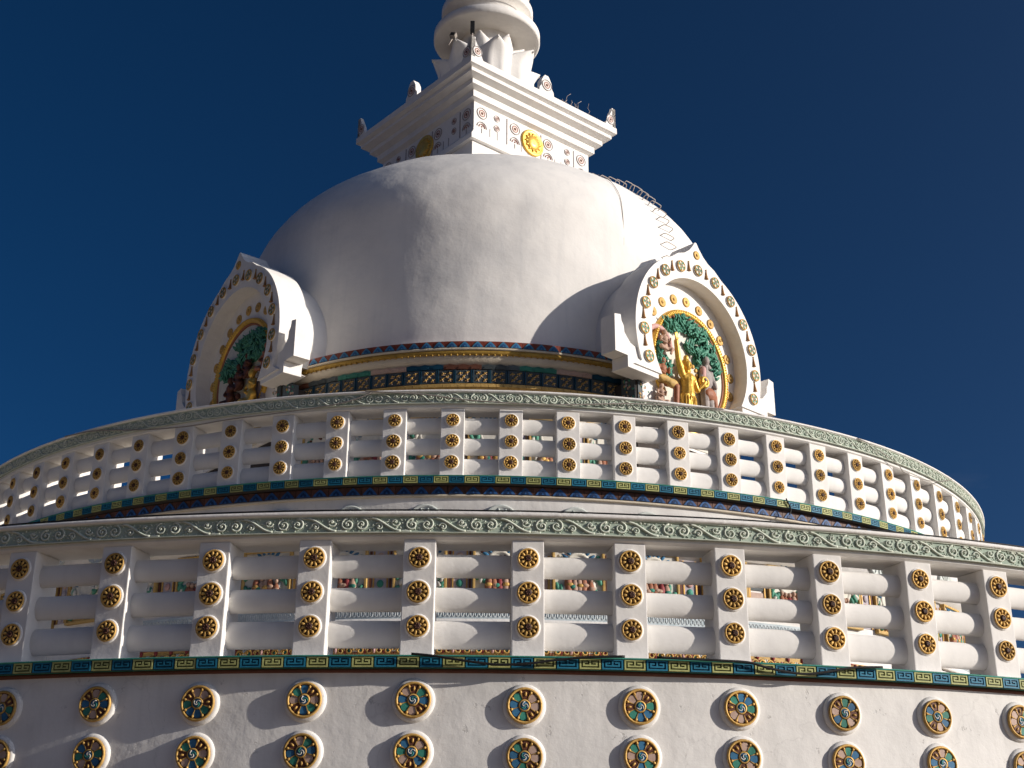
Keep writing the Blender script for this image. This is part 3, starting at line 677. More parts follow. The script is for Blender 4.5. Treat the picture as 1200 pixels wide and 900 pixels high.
# ------------------------------------------------------------------ niches
NZ = 5.0
def arc(cx, cz, q, a0, a1, n): return [(cx + q * sin(a0 + (a1 - a0) * i / n), cz + q * cos(a0 + (a1 - a0) * i / n)) for i in range(n + 1)]
def niche_meshes():
    D = 5.72; zc = 6.40 - NZ; o = {}
    A = R_(112); b = MB()
    ro_, ri = 1.745, 1.335
    out = arc(0, zc, ro_, -A, -R_(24), 22)
    right = [(-x, z) for x, z in out[::-1]]
    tip = [(-.52, zc + 1.73), (-.34, zc + 1.80), (-.20, zc + 1.90), (-.09, zc + 2.02), (-.02, zc + 2.12)]
    outer = [(-1.80, .64)] + out + tip + [(-x, z) for x, z in tip[::-1]] + right + [(1.80, .64)]
    inner = [(1.10, .64)] + arc(0, zc, ri, A + R_(8), -A - R_(8), 40) + [(-1.10, .64)]
    pl = outer + inner
    b.prism(pl, -D, -5.18, 'white_stucco'); o['arch'] = b.mesh('arch')
    # barrel running back into the dome
    b = MB(); ba = arc(0, zc, 1.60, -R_(108), R_(108), 36); bi = arc(0, zc, 1.33, R_(108), -R_(108), 36)
    b.prism(ba + bi, -5.19, -4.3, 'white_stucco'); o['barrel'] = b.mesh('barrel')
    # back wall, foot blocks, pier
    b = MB(); b.prism(arc(0, zc, 1.36, -R_(110), R_(110), 36) + [(1.3, -.4), (-1.3, -.4)], -5.43, -5.2, 'white_stucco'); o['back_wall'] = b.mesh('back_wall')
    fo = {}
    for sx in (-1, 1):
        x0, x1 = sorted((sx * 1.16, sx * 1.94)); b = MB()
        b.box(x0, x1, -5.69, -5.34, .545, .76, 'white_stucco', bev=.012)
        o['foot%d' % sx] = b.mesh('foot_block')
        b = MB(); pl = [(sx * x, z) for x, z in ((1.60, .762), (2.22, .762), (2.22, 1.42), (2.07, 1.45), (2.05, 1.34), (2.00, 1.27), (1.985, 1.15), (1.92, 1.08), (1.84, 1.00), (1.74, .97), (1.60, .97))]
        b.prism(pl, -5.67, -5.36, 'white_stucco'); o['bracket%d' % sx] = b.mesh('bracket')
    b = MB(); b.box(-1.42, 1.42, -5.40, -4.7, -2.56, .54, 'dark_void'); o['pier'] = b.mesh('pier')
    # gold beaded ring
    b = MB(); rc = 6.13 - NZ; rr = 1.0; A2 = R_(128)
    P = [(rr * sin(-A2 + 2 * A2 * i / 60), -5.45, rc + rr * 1.04 * cos(-A2 + 2 * A2 * i / 60)) for i in range(61)]
    b.tube(P, .055, 'gold_leaf', 8)
    P2 = [(.935 * sin(-A2 + 2 * A2 * i / 60), -5.45, rc + .975 * cos(-A2 + 2 * A2 * i / 60)) for i in range(61)]
    b.tube(P2, .022, 'terracotta', 6)
    for i in range(92):
        a = -A2 + 2 * A2 * i / 91; b.ball((1.01 * sin(a), -5.495, rc + 1.05 * cos(a)), (.026, .026, .026), 'gold_leaf', None, 6, 4)
    o['bead_ring'] = b.mesh('bead_ring')
    b = MB(); b.prism(arc(0, rc, .93, -R_(128), R_(128), 40) + [(.72, -.35), (-.72, -.35)], -5.445, -5.40, 'ivory'); o['scene_ground'] = b.mesh('scene_ground')
    b = MB(); b.turned([(.115, 0), (.112, .02), (.10, .024)], 'white_stucco', 20, cap=True); o['disc_seat'] = b.mesh('disc')
    o['wheel'] = gilded_wheel(.108, 0, True)
    b = MB(); b.revolve([(.008, .10), (.012, .05), (.018, .01), (.025, -.03), (.028, -.055), (.042, -.072), (.004, -.078)], 'bell_bronze', 10); b.ball((0, 0, .11), .014, 'gold_paint', None, 6, 4); o['bell'] = b.mesh('bell')
    b = MB(); b.turned([(.075, 0), (.072, .016), (.055, .022), (.04, .012)], 'gold_paint', 16)
    b.ball((0, -.018, 0), (.025, .016, .025), 'ochre', None, 8, 5); o['boss'] = b.mesh('boss')
    b = MB(); b.box(-.15, .15, -.012, .03, 0, .58, 'slate_tile')
    rnd = random.Random(5)
    for i in range(26):
        b.ball((rnd.uniform(-.12, .12), -.014, rnd.uniform(.03, .55)), (rnd.uniform(.018, .032), .014, rnd.uniform(.018, .03)), rnd.choice(['rose', 'ochre', 'lavender', 'jade', 'skin_clay']), None, 6, 4)
    o['flower_panel'] = b.mesh('flower_panel')
    return o
NM = niche_meshes()
def foliage(regions, seed, n=150):
    """carved tree crown: many small overlapping leaves in relief"""
    rnd = random.Random(seed); b = MB()
    for (x, z, rx, rz) in regions:
        for i in range(int(n * rx * rz / .12)):
            a = rnd.uniform(0, 2 * pi); q = math.sqrt(rnd.random()); xx = x + rx * q * cos(a); zz = z + rz * q * sin(a)
            d = .05 + .07 * math.sqrt(max(0, 1 - q * q)) * rnd.uniform(.6, 1.2)
            M = Matrix.Translation((xx, -5.44 - d, zz)) @ Euler((rnd.uniform(-.7, .7), 1.2 * sin(xx * 5 + zz * 4) + rnd.uniform(-.5, .5), rnd.uniform(-.6, .6))).to_matrix().to_4x4()
            b.ball((0, 0, 0), (.026, .013, .075), 'leaf_green', M, 6, 4)
        b.ball((x, -5.45, z), (rx * .95, .06, rz * .95), 'leaf_green', None, 14, 8)
    return b.mesh('foliage')
def limb(b, pts, rads, n=10): b.tube(pts, rads, 'gold_leaf', n); [b.ball(p, q, 'gold_leaf', None, 10, 7) for p, q in zip(pts, rads)]
def figure_mesh(spec, mat, vox=.011, sm=2):
    b = MB()
    for it in spec:
        if it[0] == 'b': b.ball(it[1], it[2], 'gold_leaf', None, 12, 8)
        else: limb(b, it[1], it[2])
    return voxel(b, vox, mat, sm, 'figure')
Y0 = -5.52
def seated(x, z, s, mat, lean=0.0, robe=None):
    sp_ = [('b', (x, Y0, z + .10 * s), (.12 * s, .08, .15 * s)), ('b', (x + lean * s, Y0 - .01, z + .30 * s), (.11 * s, .075, .12 * s)), ('b', (x + 1.4 * lean * s, Y0 - .02, z + .49 * s), (.068 * s, .065 * s, .082 * s)),
           ('l', [(x + lean * s, Y0, z + .36 * s), (x + 1.2 * lean * s, Y0, z + .46 * s)], [.04 * s, .035 * s]),
           ('l', [(x - .10 * s + lean * s, Y0, z + .36 * s), (x - .17 * s, Y0 - .05, z + .22 * s), (x - .04 * s, Y0 - .10, z + .15 * s)], [.038 * s, .032 * s, .026 * s]),
           ('l', [(x + .10 * s + lean * s, Y0, z + .36 * s), (x + .18 * s, Y0 - .05, z + .24 * s), (x + .10 * s, Y0 - .11, z + .30 * s)], [.038 * s, .032 * s, .026 * s])]
    lg = [('l', [(x - .06 * s, Y0, z + .05 * s), (x - .21 * s, Y0 - .08, z + .04 * s), (x - .02 * s, Y0 - .10, z - .02 * s)], [.066 * s, .055 * s, .035 * s]),
          ('l', [(x + .06 * s, Y0, z + .05 * s), (x + .21 * s, Y0 - .08, z + .05 * s), (x + .10 * s, Y0 - .11, z - .10 * s)], [.066 * s, .055 * s, .035 * s])]
    return sp_, lg
def niche(ph, label, side):
    t = thing('arched_niche', label, 'niche', (0, 0, NZ), ph, 'arched niches on the dome')
    put('arch', NM['arch'], t); put('barrel', NM['barrel'], t); put('back_wall', NM['back_wall'], t); put('pier', NM['pier'], t)
    for sx in (-1, 1):
        put('foot_block', NM['foot%d' % sx], t); put('bracket', NM['bracket%d' % sx], t)
    put('bead_ring', NM['bead_ring'], t); put('scene_ground', NM['scene_ground'], t)
    for k in range(-6, 7):
        a = R_(18.4) * k
        d_ = put('disc', NM['disc_seat'], t, (1.55 * sin(a), -5.722, 1.40 + 1.55 * cos(a)))
        put('gilded_wheel', NM['wheel'], d_, (0, -.022, 0), (0, random.uniform(0, 6.28), 0))
        if k < 6:
            a += R_(9.2); put('bell', NM['bell'], t, (1.56 * sin(a), -5.735, 1.41 + 1.55 * cos(a)), (0, random.uniform(-.05, .05), 0))
    put('boss', NM['boss'], t, (0, -5.722, 1.40 + 1.86), scale=(1.15, 1, 1.15))
    for k in range(-6, 7):
        a = R_(17.5) * k; put('boss', NM['boss'], t, (1.19 * sin(a), -5.435, 1.22 + 1.20 * cos(a)), scale=(1.25, 1, 1.25))
    for sx in (-1, 1): put('flower_panel', NM['flower_panel'], t, (sx * 1.24, -5.41, .03)); put('flower_panel', NM['flower_panel'], t, (sx * 1.42, -5.24, .03), (0, 0, sx * pi / 2))
    return t
nr = niche(.738, 'sunlit arched niche on the right with a gilded statue under a carved green tree', 1)
nl = niche(-.910, 'shaded arched niche on the left edge of the dome with a dark carved scene', -1)

# right niche: carved scene
put('foliage', foliage([(-.55, 1.78, .24, .12), (-.15, 1.92, .32, .15), (.22, 1.82, .30, .17), (.52, 1.55, .22, .20), (.66, 1.28, .12, .20), (.05, 1.52, .22, .12), (.30, 1.42, .18, .10), (-.88, 1.15, .07, .30), (-.72, .95, .14, .18), (.13, 1.25, .05, .16)], 4), nr)
def fig(parent, spec, mat, name, vox=.011): return put(name, figure_mesh(spec, mat, vox), parent)
b = MB(); b.tube([(.55, -5.46, -.1), (.60, -5.47, .5), (.62, -5.47, .9), (.55, -5.47, 1.25), (.40, -5.47, 1.38), (.30, -5.47, 1.30)], [.075, .07, .065, .055, .05, .04], 'grey_clay', 8); put('tree_trunk', b, nr)
b = MB(); b.tube([(-.86 + .30 * sin(-1.2 + i * .24), -5.47, 1.36 + .30 * cos(-1.2 + i * .24)) for i in range(13)], [.05] * 13, 'pink', 8); put('cloud_arch', b, nr)
s1, l1 = seated(-.80, 1.22, .70, 'skin_clay', .03); fig(nr, s1 + l1, 'skin_clay', 'relief_figure')
s1, l1 = seated(-.88, .62, .80, 'terracotta', .03); fig(nr, s1, 'terracotta', 'relief_figure')
b = MB(); [b.ball(p, q, 'gold_leaf') for p, q in (((-.88, -5.56, .66), (.20, .10, .08)), ((-.72, -5.62, .60), (.16, .08, .09)))]; put('yellow_robe', voxel(b, .02, 'ochre', 4), nr)
b = MB(); limb(b, [(-.80, -5.56, .60), (-.66, -5.66, .55), (-.66, -5.64, .15)], [.06, .06, .045]); put('relief_leg', voxel(b, .016, 'terracotta', 3), nr)
s1, l1 = seated(-.96, .22, .62, 'skin_clay', .05); fig(nr, s1 + l1, 'skin_clay', 'relief_figure')
man = [('b', (.33, -5.54, .98), (.15, .09, .22)), ('b', (.32, -5.56, 1.33), (.075, .075, .095)), ('l', [(.32, -5.54, 1.15), (.32, -5.55, 1.28)], [.06, .05]),
       ('l', [(.45, -5.54, 1.12), (.52, -5.58, .92), (.44, -5.66, .82)], [.055, .045, .035]), ('l', [(.20, -5.54, 1.12), (.14, -5.60, .95), (.16, -5.66, .90)], [.055, .045, .035]),
       ('l', [(.27, -5.54, .78), (.26, -5.55, .4), (.26, -5.55, 0)], [.085, .07, .05]), ('l', [(.40, -5.54, .78), (.41, -5.55, .4), (.42, -5.55, 0)], [.085, .07, .05])]
fig(nr, man, 'grey_clay', 'relief_figure')
b = MB(); b.ball((.36, -5.58, .70), (.17, .09, .13), 'gold_leaf'); limb(b, [(.50, -5.57, .68), (.52, -5.57, .45)], [.06, .05]); put('orange_skirt', voxel(b, .018, 'terracotta', 3), nr)
b = MB(); limb(b, [(.20, -5.58, 1.14), (.17, -5.60, .95)], [.062, .058]); put('pink_sleeve', voxel(b, .018, 'pink', 3), nr)
b = MB(); b.turned([(.05, .0), (.105, .02), (.115, .06), (.10, .11), (.07, .12), (.065, .10), (.03, .10)], 'gold_leaf', 20, Matrix.Translation((.15, -5.56, .86))); put('gold_drum', b, nr)

# gilded statue standing in the right niche, one arm raised into the tree
st = thing('statue', 'gilded standing statue with its right arm raised into the carved tree', 'statue', (0, 0, NZ), .738)
yy = -5.60
body = [('b', (-.28, yy, .42), (.155, .105, .16)), ('l', [(-.28, yy, .50), (-.275, yy, .66), (-.27, yy, .80)], [.128, .104, .135]), ('b', (-.27, yy - .01, .82), (.180, .095, .095)),
        ('l', [(-.27, yy, .86), (-.28, yy - .005, .98)], [.05, .046]), ('b', (-.285, yy - .015, 1.055), (.082, .085, .10)), ('b', (-.285, yy - .095, 1.045), (.014, .02, .018)), ('b', (-.36, yy - .01, 1.05), (.014, .025, .032)), ('b', (-.21, yy - .01, 1.05), (.014, .025, .032)),
        ('l', [(-.41, yy, .86), (-.54, yy - .03, 1.08), (-.59, yy - .04, 1.42)], [.064, .056, .042]),
        ('b', (-.595, yy - .045, 1.47), (.028, .018, .045)), ('l', [(-.61, yy - .045, 1.49), (-.625, yy - .05, 1.57)], [.012, .009]), ('l', [(-.595, yy - .05, 1.50), (-.60, yy - .055, 1.595)], [.012, .009]), ('l', [(-.582, yy - .05, 1.50), (-.578, yy - .06, 1.585)], [.012, .009]), ('l', [(-.572, yy - .045, 1.49), (-.558, yy - .055, 1.565)], [.011, .008]), ('l', [(-.57, yy - .05, 1.455), (-.535, yy - .065, 1.495)], [.012, .009]),
        ('l', [(-.13, yy, .86), (-.03, yy - .02, .66), (.06, yy - .10, .78)], [.062, .052, .038]), ('b', (.085, yy - .11, .81), (.03, .02, .04)),
        ('l', [(-.34, yy, .38), (-.35, yy - .01, .02), (-.34, yy, -.35)], [.105, .085, .05]), ('l', [(-.21, yy, .38), (-.20, yy - .02, .02), (-.21, yy, -.35)], [.105, .085, .05])]
put('body', figure_mesh(body, 'gold_leaf', .0085, 2), st)
b = MB(); [b.ball(p, q, 'gold_leaf') for p, q in (((-.285, yy + .01, 1.11), (.098, .085, .085)), ((-.29, yy, 1.20), (.055, .05, .06)), ((-.38, yy + .02, 1.02), (.035, .04, .085)), ((-.19, yy + .02, 1.02), (.035, .04, .085)))]
put('hair', voxel(b, .014, 'gold_leaf', 2), st)
b = MB(); b.revolve([(.17, .50), (.165, .38), (.19, .10), (.215, -.2), (.20, -.38)], 'gold_leaf', 20, M=Matrix.Translation((-.28, yy, 0)) @ Matrix.Diagonal((1, .62, 1, 1)))
for k in range(9):
    a = -1.3 + k * .32; P = [(-.28 + q * sin(a), yy - q * .62 * cos(a) - .004, z) for q, z in ((.168, .46), (.178, .25), (.195, .05), (.213, -.2))]; b.tube(P, .012, 'gold_leaf', 5)
put('robe', b, st)
b = MB(); b.turned([(.17, 0), (.165, .02), (.14, .024), (.13, .012)], 'ivory', 24, Matrix.Translation((-.05, -5.50, 1.0)))
for k in range(10): b.ball((-.05 + .15 * cos(k * .63), -5.525, 1.0 + .15 * sin(k * .63)), (.04, .02, .04), 'gold_paint', None, 7, 5)
put('flower_wreath', b, nr)

# left niche: carved scene
put('foliage', foliage([(.10, 1.72, .36, .14), (.55, 1.68, .34, .18), (.85, 1.42, .16, .18), (.15, 1.45, .26, .12), (-.05, 1.30, .14, .18), (.70, 1.35, .14, .12), (-.45, 1.35, .28, .2), (.45, 1.40, .2, .14)], 9), nl)
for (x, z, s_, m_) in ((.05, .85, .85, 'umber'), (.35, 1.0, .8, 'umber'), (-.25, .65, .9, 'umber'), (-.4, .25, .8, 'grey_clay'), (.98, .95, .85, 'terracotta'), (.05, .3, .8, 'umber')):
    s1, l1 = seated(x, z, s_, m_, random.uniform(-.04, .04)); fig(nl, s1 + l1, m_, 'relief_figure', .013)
b = MB(); b.prism([(.42, .1), (1.0, .1), (.86, .62), (.75, 1.12), (.62, .75)], -5.50, -5.43, 'lavender'); put('white_peak', b, nl)
s2 = thing('statue', 'gilded seated statue in the shade before a pale peaked slab', 'statue', (0, 0, NZ), -.910)
sp_, lg = seated(.66, .42, 1.05, 'gold_leaf', 0.0)
sp_ = [(k[0], *( [(k[1][0], k[1][1] - .06, k[1][2]), k[2]] if k[0] == 'b' else [[(p[0], p[1] - .06, p[2]) for p in k[1]], k[2]])) for k in sp_ + lg]
put('body', figure_mesh(sp_, 'gold_leaf', .014, 3), s2)
b = MB(); b.ball((.66, Y0 - .05, .42 + .57), (.08, .075, .06), 'gold_leaf'); b.ball((.66, Y0 - .05, 1.05), (.04, .04, .045), 'gold_leaf'); put('hair', voxel(b, .014, 'gold_leaf', 2), s2)
b = MB(); b.box(.44, .88, -5.70, -5.45, -.3, .36, 'gold_band', bev=.02); put('seat', b, s2)

# ------------------------------------------------------------------ square tower on the dome (harmika)
TZ = 11.3; TR = -.107 - pi / 4       # face normals 45 degrees either side of the near corner
tw = thing('square_tower', 'square white tower block with stepped cornice standing on top of the dome', 'tower', (0, 0, TZ), -.107 + pi / 4)
def sq(h, z0, z1, mat, b=None, bev=.012, h2=None):
    a = h / math.sqrt(2); b = b or MB(); b.box(-a, a, -a, a, z0 - TZ, z1 - TZ, mat, bev=bev); return b
def frustum(h0, z0, h1, z1, mat, b):
    a, c = h0 / math.sqrt(2), h1 / math.sqrt(2); z0 -= TZ; z1 -= TZ
    v = [(-a, -a, z0), (a, -a, z0), (a, a, z0), (-a, a, z0), (-c, -c, z1), (c, -c, z1), (c, c, z1), (-c, c, z1)]
    b.add(v, [(0, 1, 5, 4), (1, 2, 6, 5), (2, 3, 7, 6), (3, 0, 4, 7), (0, 3, 2, 1), (4, 5, 6, 7)], mat)
put('base', sq(2.50, 10.4, 11.70, 'white_stucco'), tw)
b = sq(2.62, 11.705, 11.83, 'white_stucco'); frustum(2.58, 11.832, 2.34, 12.05, 'white_stucco', b); put('moulding', b, tw)
put('frieze_wall', sq(2.31, 12.05, 12.76, 'white_stucco'), tw)
for i, (h, z0, z1, hn, zn) in enumerate(((2.45, 12.80, 12.958, 2.30, 12.762), (2.63, 13.0, 13.113, 2.43, 12.960), (2.84, 13.165, 13.246, 2.61, 13.115), (2.96, 13.285, 13.436, 2.82, 13.248))):
    b = sq(h, z0, z1, 'white_stucco', bev=.012); frustum(hn, zn, h - .025, z0 - .001, 'white_stucco', b); put('cornice_step', b, tw)
a = 2.31 / math.sqrt(2)      # half side of the frieze wall = 1.633
def target(rad, dark=True):
    b = MB(); b.turned([(rad, 0), (rad, .014), (rad * .90, .016), (rad * .88, .006)], 'ring_grey', 22, cap=False)
    b.turned([(rad * .86, .004), (rad * .6, .006)], 'white_stucco', 20)
    b.turned([(rad * .62, .004), (rad * .60, .014), (rad * .50, .014), (rad * .47, .006)], 'ring_red', 18, cap=False)
    b.turned([(rad * .46, .007), (rad * .3, .008)], 'blush', 16)
    b.turned([(rad * .24, .007), (rad * .2, .016), (rad * .1, .018)], 'umber', 10)
    return b.mesh('emblem')
em = target(.135); es = target(.085)
b = MB()
P = [(.125 * cos(R_(t)), -.012, .125 * sin(R_(t))) for t in range(0, 181, 12)]; b.tube(P, .008, 'ring_grey', 5)
P = [(.075 * cos(R_(t)), -.012, .075 * sin(R_(t))) for t in range(0, 181, 15)]; b.tube(P, .009, 'ring_red', 5); b.ball((0, -.008, .02), (.02, .012, .02), 'ring_red', None, 7, 5)
b.tube([(0, -.008, -.02), (0, -.008, -.17)], .006, 'ring_grey', 4)
eh = b.mesh('emblem')
b = MB(); b.turned([(.27, 0), (.27, .03), (.245, .05), (.22, .03)], 'gold_leaf', 32, cap=True)
b.turned([(.17, .028), (.16, .055), (.05, .07)], 'gold_leaf', 20)
for k in range(12): b.ball((0, -.04, .155), (.022, .026, .05), 'gold_leaf', Matrix.Rotation(2 * pi * k / 12, 4, 'Y'), 6, 4)
sunm = b.mesh('gold_sun')
b = MB(); b.box(-.012, .012, -.010, .01, 0, .62, 'ring_grey'); gr = b.mesh('groove_strip')
b = MB(); b.box(-.006, .006, -.008, .01, 0, .20, 'ring_grey'); gs = b.mesh('drip_strip')
# finial: pointed little screen with a target on both faces
b = MB(); pl = [(-.21, 0), (.21, 0), (.20, .10), (.15, .17), (.14, .30), (.09, .40), (.05, .46), (-.05, .46), (-.09, .40), (-.14, .30), (-.15, .17), (-.20, .10)]
b.prism(pl, -.07, .07, 'white_stucco'); fin = b.mesh('finial')
b = MB(); pl2 = [(0, 0), (.32, 0), (.27, .10), (.20, .17), (.17, .30), (.11, .42), (.07, .50), (0, .50)]
b.prism(pl2, 0, .10, 'white_stucco')
b.prism([(x, z) for x, z in pl2], 0, .10, 'white_stucco', Matrix.Rotation(pi / 2, 4, 'Z') @ Matrix.Diagonal((1, -1, 1, 1)))
cfin = b.mesh('finial')
for q in range(4):
    Mz = Matrix.Rotation(q * pi / 2, 4, 'Z')
    def onface(x, z, d=0.0): v = Mz @ Vector((x, -a - d, z - TZ)); return v
    rz = q * pi / 2
    for x in (-1.42, -.52, .42, 1.40): put('emblem', em, tw, onface(x, 12.54, .001), (0, 0, rz)); put('emblem', eh, tw, onface(x, 12.20, .001), (0, 0, rz))
    for x in (-1.02, .98): put('emblem', es, tw, onface(x, 12.58, .001), (0, 0, rz), scale=(.9, 1, .9)); put('emblem', es, tw, onface(x, 12.34, .001), (0, 0, rz), scale=(.9, 1, .9))
    put('gold_sun', sunm, tw, onface(-.04, 12.39, .001), (0, 0, rz), scale=(1.14, 1, 1.14))
    for x in (-.74, .22, 1.18): put('groove_strip', gr, tw, onface(x, 12.08, .001), (0, 0, rz))
    for x in (-1.2, -1.0, -.34, -.15, .06, .62, .8): put('drip_strip', gs, tw, onface(x, 12.06, .001), (0, 0, rz))
    ac = 2.96 / math.sqrt(2)
    fpos = Mz @ Vector((0, -ac + .09, 13.437 - TZ)); fo_ = put('finial', fin, tw, fpos, (0, 0, rz)); put('emblem', em, fo_, (0, -.071, .21))
    cpos = Mz @ Vector((-ac + .02, -ac + .02, 13.437 - TZ)); co_ = put('finial', cfin, tw, cpos, (0, 0, rz)); put('emblem', em, co_, (.155, -.001, .17), scale=(.9, 1, .9)); put('emblem', em, co_, (-.001, .155, .17), (0, 0, -pi / 2), scale=(.9, 1, .9))

# ------------------------------------------------------------------ spire
sr = thing('spire', 'white spire of stacked round discs rising from a lotus on the tower', 'spire', (0, 0, 13.44))
def us(z): return z - 13.44
b = MB(); b.revolve([(1.1, us(13.44)), (1.08, us(13.62)), (.72, us(13.75)), (.60, us(14.6)), (.62, us(15.84))], 'white_stucco', 48); put('neck', b, sr)
def petal(wid, ht, lean, curl):
    vs = []; nu, nv = 12, 20
    for j in range(nv + 1):
        t = 1 - (1 - j / nv) ** 1.9
        wv = wid * (.62 + .38 * sin(pi * min(t / .62, 1) * .5)) * (1 if t < .62 else max(0.0, 1 - ((t - .62) / .38) ** 3) ** .5 + .03)
        for i in range(nu + 1):
            s_ = i / nu * 2 - 1
            x = wv * s_; y = -(lean * t + curl * max(0, t - .62) ** 1.7 * 5) - .16 * sin(pi * min(t, .8)) * (1 - s_ * s_) + .16 * s_ * s_ + .03 * cos(s_ * 9) * sin(pi * t); z = ht * t - .05 * ht * s_ * s_ * t
            vs.append((x, y, z))
    fs = [(j * (nu + 1) + i, j * (nu + 1) + i + 1, (j + 1) * (nu + 1) + i + 1, (j + 1) * (nu + 1) + i) for j in range(nv) for i in range(nu)]
    b = MB(); b.add(vs, fs, 'white_stucco', True); me = b.mesh('lotus_petal')
    return me
p1, p2 = petal(.50, 1.62, .12, .22), petal(.40, 1.98, .02, .08)
for k in range(8):
    for me, q, off, z in ((p1, .86, .2, 13.60), (p2, .70, .2 + pi / 8, 13.64)):
        an = off + 2 * pi * k / 8
        o_ = put('lotus_petal', me, sr, ringpos(q, an, us(z)), (0, 0, an)); md_ = o_.modifiers.new('thick', 'SOLIDIFY'); md_.thickness = .07; md_.offset = 1
b = MB(); b.revolve([(.55, us(15.84)), (1.19, us(15.84)), (1.235, us(15.87)), (1.235, us(16.04)), (1.19, us(16.08)), (.9, us(16.18)), (.55, us(16.2))], 'white_stucco', 72); put('disc', b, sr)
z = 16.18; q = 1.07
for k in range(7):
    b = MB(); b.revolve([(q * .80, us(z)), (q * .78, us(z + .30)), (q * .98, us(z + .34)), (q, us(z + .37)), (q, us(z + .53)), (q * .96, us(z + .56)), (q * .6, us(z + .62))], 'white_stucco', 64); put('ring', b, sr)
    z += .58; q *= .92

# ------------------------------------------------------------------ small things
lf = MB(); lf.box(-.045, .045, -.045, .045, .14, .42, 'black_rubber', bev=.01); lf.tube([(0, 0, 0), (0, 0, .15)], .016, 'iron', 6)
cpx = Matrix.Rotation(-.107 + pi / 4, 4, 'Z') @ Vector((-2.093 + .09, -2.093 + .09, 0))
tag(put('light_fixture', lf, None, (cpx.x, cpx.y, 13.92)), 'small black box fixture on the near corner finial of the tower', 'lamp')
fl = MB(); fl.box(-.07, .07, -.05, .05, 0, .12, 'cable_grey', bev=.012); fl.box(-.05, .05, -.065, -.05, .02, .10, 'black_rubber'); fl.tube([(0, .03, -.25), (0, .03, .02)], .012, 'iron', 6)
tag(put('floodlight', fl, None, (-.78, -.86, 15.40), (R_(-20), R_(15), R_(-20))), 'small grey floodlight under the lowest disc of the spire', 'lamp')
# twigs of wire on the cornice
Mc = Matrix.Rotation(-.107 + pi / 4, 4, 'Z'); b = MB(); rnd = random.Random(11)
for k in range(9):
    x = rnd.uniform(.55, 1.25); p = Mc @ Vector((x, -2.05, 13.437)); P = [p]
    for j in range(3): P.append(P[-1] + Vector((rnd.uniform(-.08, .08), rnd.uniform(-.05, .05), rnd.uniform(.03, .09))))
    b.tube(P, .006, 'iron', 4)
tag(put('wire', b), 'tangle of thin rusty wires on the sunny cornice edge of the tower', 'wire')

def on_dome(ph, arc_z=None, el=None, out=0.0):
    """point on the dome: by height on the lower part, by angle on the cap"""
    if el is None:
        return Vector(ringpos(4.891 + out, ph, arc_z)) if arc_z < 8.833 else on_dome(ph, el=math.asin(min(1, (arc_z - 8.833) / 2.76)), out=out)
    n_ = Vector((cos(el) / 4.891, 0, sin(el) / 2.76)).normalized()
    q = 4.891 * cos(el) + out * n_.x; return Vector(ringpos(q, ph, 8.833 + 2.76 * sin(el) + out * n_.z))
ld = thing('step_irons', 'line of bent iron rungs climbing the sunny shoulder of the dome', 'ladder', on_dome(.775, el=.35))
els = []; e = -.07
while e < 1.15: els.append(e); e += .068 if e < .5 else .062
for i, e in enumerate(els):
    ph0 = .782 - .012 * i / len(els); ca = 4.891 * cos(max(e, 0)); dw = .155 / ca
    def pt(dp, de, o_):
        ee = e + de
        return on_dome(ph0 + dp, 8.833 + ee * 4.0, out=o_) if ee <= 0 else on_dome(ph0 + dp, el=ee, out=o_)
    k = random.uniform(.8, 1.15)
    j1, j2 = random.uniform(-.006, .006), random.uniform(-.006, .006)
    P = [pt(-dw, 0, -.03), pt(-dw, j1, .07 * k), pt(-dw * .93, j1, .10 * k), pt(-dw * .80, j1, .112 * k), pt(0, (j1 + j2) / 2, .116 * k), pt(dw * .80, j2, .112 * k), pt(dw * .93, j2, .10 * k), pt(dw, j2, .07 * k), pt(dw, 0, -.03)]
    P = [p - ld.location for p in P]
    b = MB(); b.tube(P, .009, 'iron', 5); put('rung', b, ld)
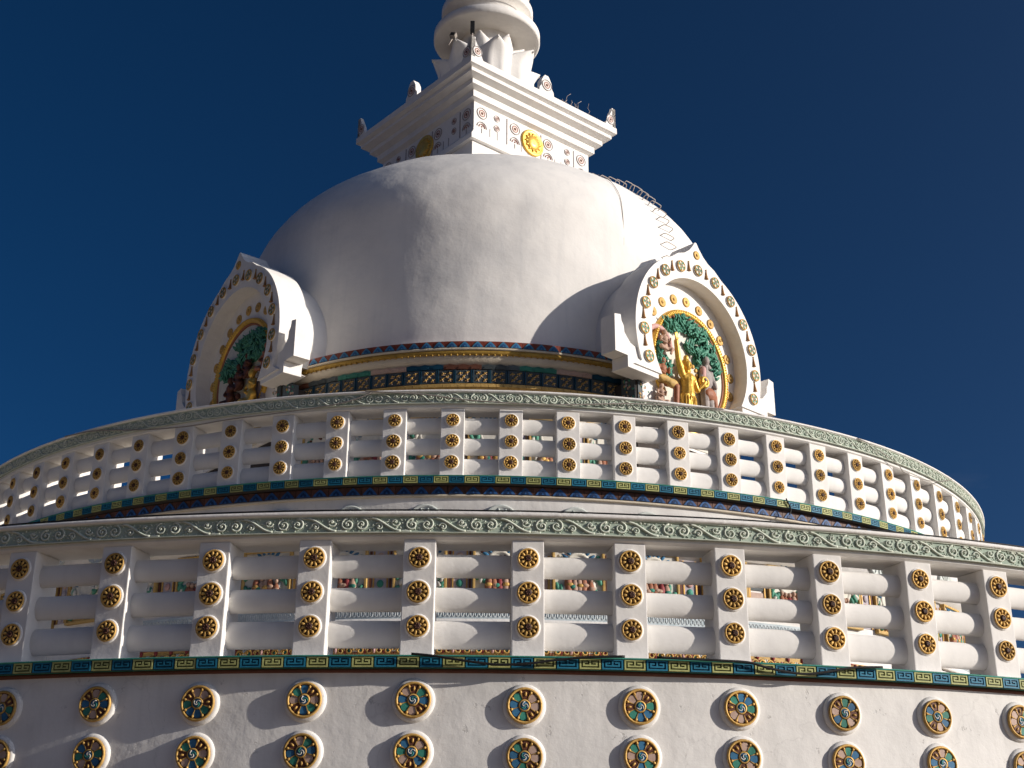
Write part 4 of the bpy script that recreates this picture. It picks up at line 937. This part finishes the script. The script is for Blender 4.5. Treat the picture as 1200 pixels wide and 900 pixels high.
def cable(pts, rad, label, mat='black_rubber', sub=6):
    P = []
    pts = [Vector(p) for p in pts]
    for i in range(len(pts) - 1):
        p0, p1, p2, p3 = pts[max(i - 1, 0)], pts[i], pts[i + 1], pts[min(i + 2, len(pts) - 1)]
        for j in range(sub):
            t = j / sub; P.append(.5 * ((2 * p1) + (p2 - p0) * t + (2 * p0 - 5 * p1 + 4 * p2 - p3) * t * t + (3 * p1 - p0 - 3 * p2 + p3) * t ** 3))
    P.append(pts[-1]); o = P[0].copy(); b = MB(); b.tube([p - o for p in P], rad, mat, 6)
    return tag(put('cable', b, None, o), label, 'cable')
cable([on_dome(ph, z_, out=.012) for ph, z_ in ((.60, 10.5), (.592, 10.25), (.581, 10.026), (.567, 9.639), (.551, 9.197), (.547, 8.661), (.541, 8.2), (.528, 7.91), (.518, 7.619), (.505, 7.351), (.50, 6.9))], .005, 'thin grey cable running down the sunlit side of the dome', 'cable_grey')
cable([ringpos(9.46, *p) for p in ((-.16, 3.575), (-.133, 3.548), (-.098, 3.521), (-.069, 3.493), (-.028, 3.434), (.018, 3.405), (.077, 3.388), (.136, 3.419), (.208, 3.486), (.285, 3.528), (.35, 3.57))], .009, 'brown cable sagging across the middle of the upper green frieze', 'cable_grey')
cable([ringpos(9.46, *p) for p in ((.60, 3.56), (.628, 3.524), (.694, 3.362), (.716, 3.263), (.798, 3.317), (.87, 3.49), (.885, 3.54))], .006, 'brown cable hanging over the right end of the upper balustrade', 'cable_grey')
cable([ringpos(9.455, *p) for p in ((-.68, 3.57), (-.603, 3.515), (-.505, 3.369), (-.428, 3.312), (-.358, 3.328), (-.279, 3.35), (-.193, 3.422), (-.15, 3.55))], .009, 'dark cable drooping below the shaded left stretch of the upper frieze', 'cable_grey')
cable([ringpos(13.935, *p) for p in ((-.04, -.556), (-.028, -.57), (-.01, -.606), (.011, -.639), (.031, -.628), (.047, -.596), (.068, -.565), (.09, -.553))], .011, 'black cable sagging over the fret tiles near the middle of the lower ledge')
cable([ringpos(13.935, *p) for p in ((.11, -.552), (.15, -.562), (.169, -.57), (.183, -.614), (.203, -.647), (.22, -.622), (.238, -.574), (.26, -.555))], .011, 'black cable sagging over the fret tiles right of the middle of the lower ledge')
cable([ringpos(13.88, -.45 + .03 * i, .714 + .004 * noise.noise(Vector((i * .7, 0, 0)))) for i in range(31)], .007, 'long dark cable lying along the lower coping')
cable([ringpos(9.44, p, z_) for p, z_ in ((.447, 2.45), (.449, 2.40), (.4525, 2.35), (.4535, 2.29), (.451, 2.235))], .010, 'short black cable end hanging over the upper fret tiles')
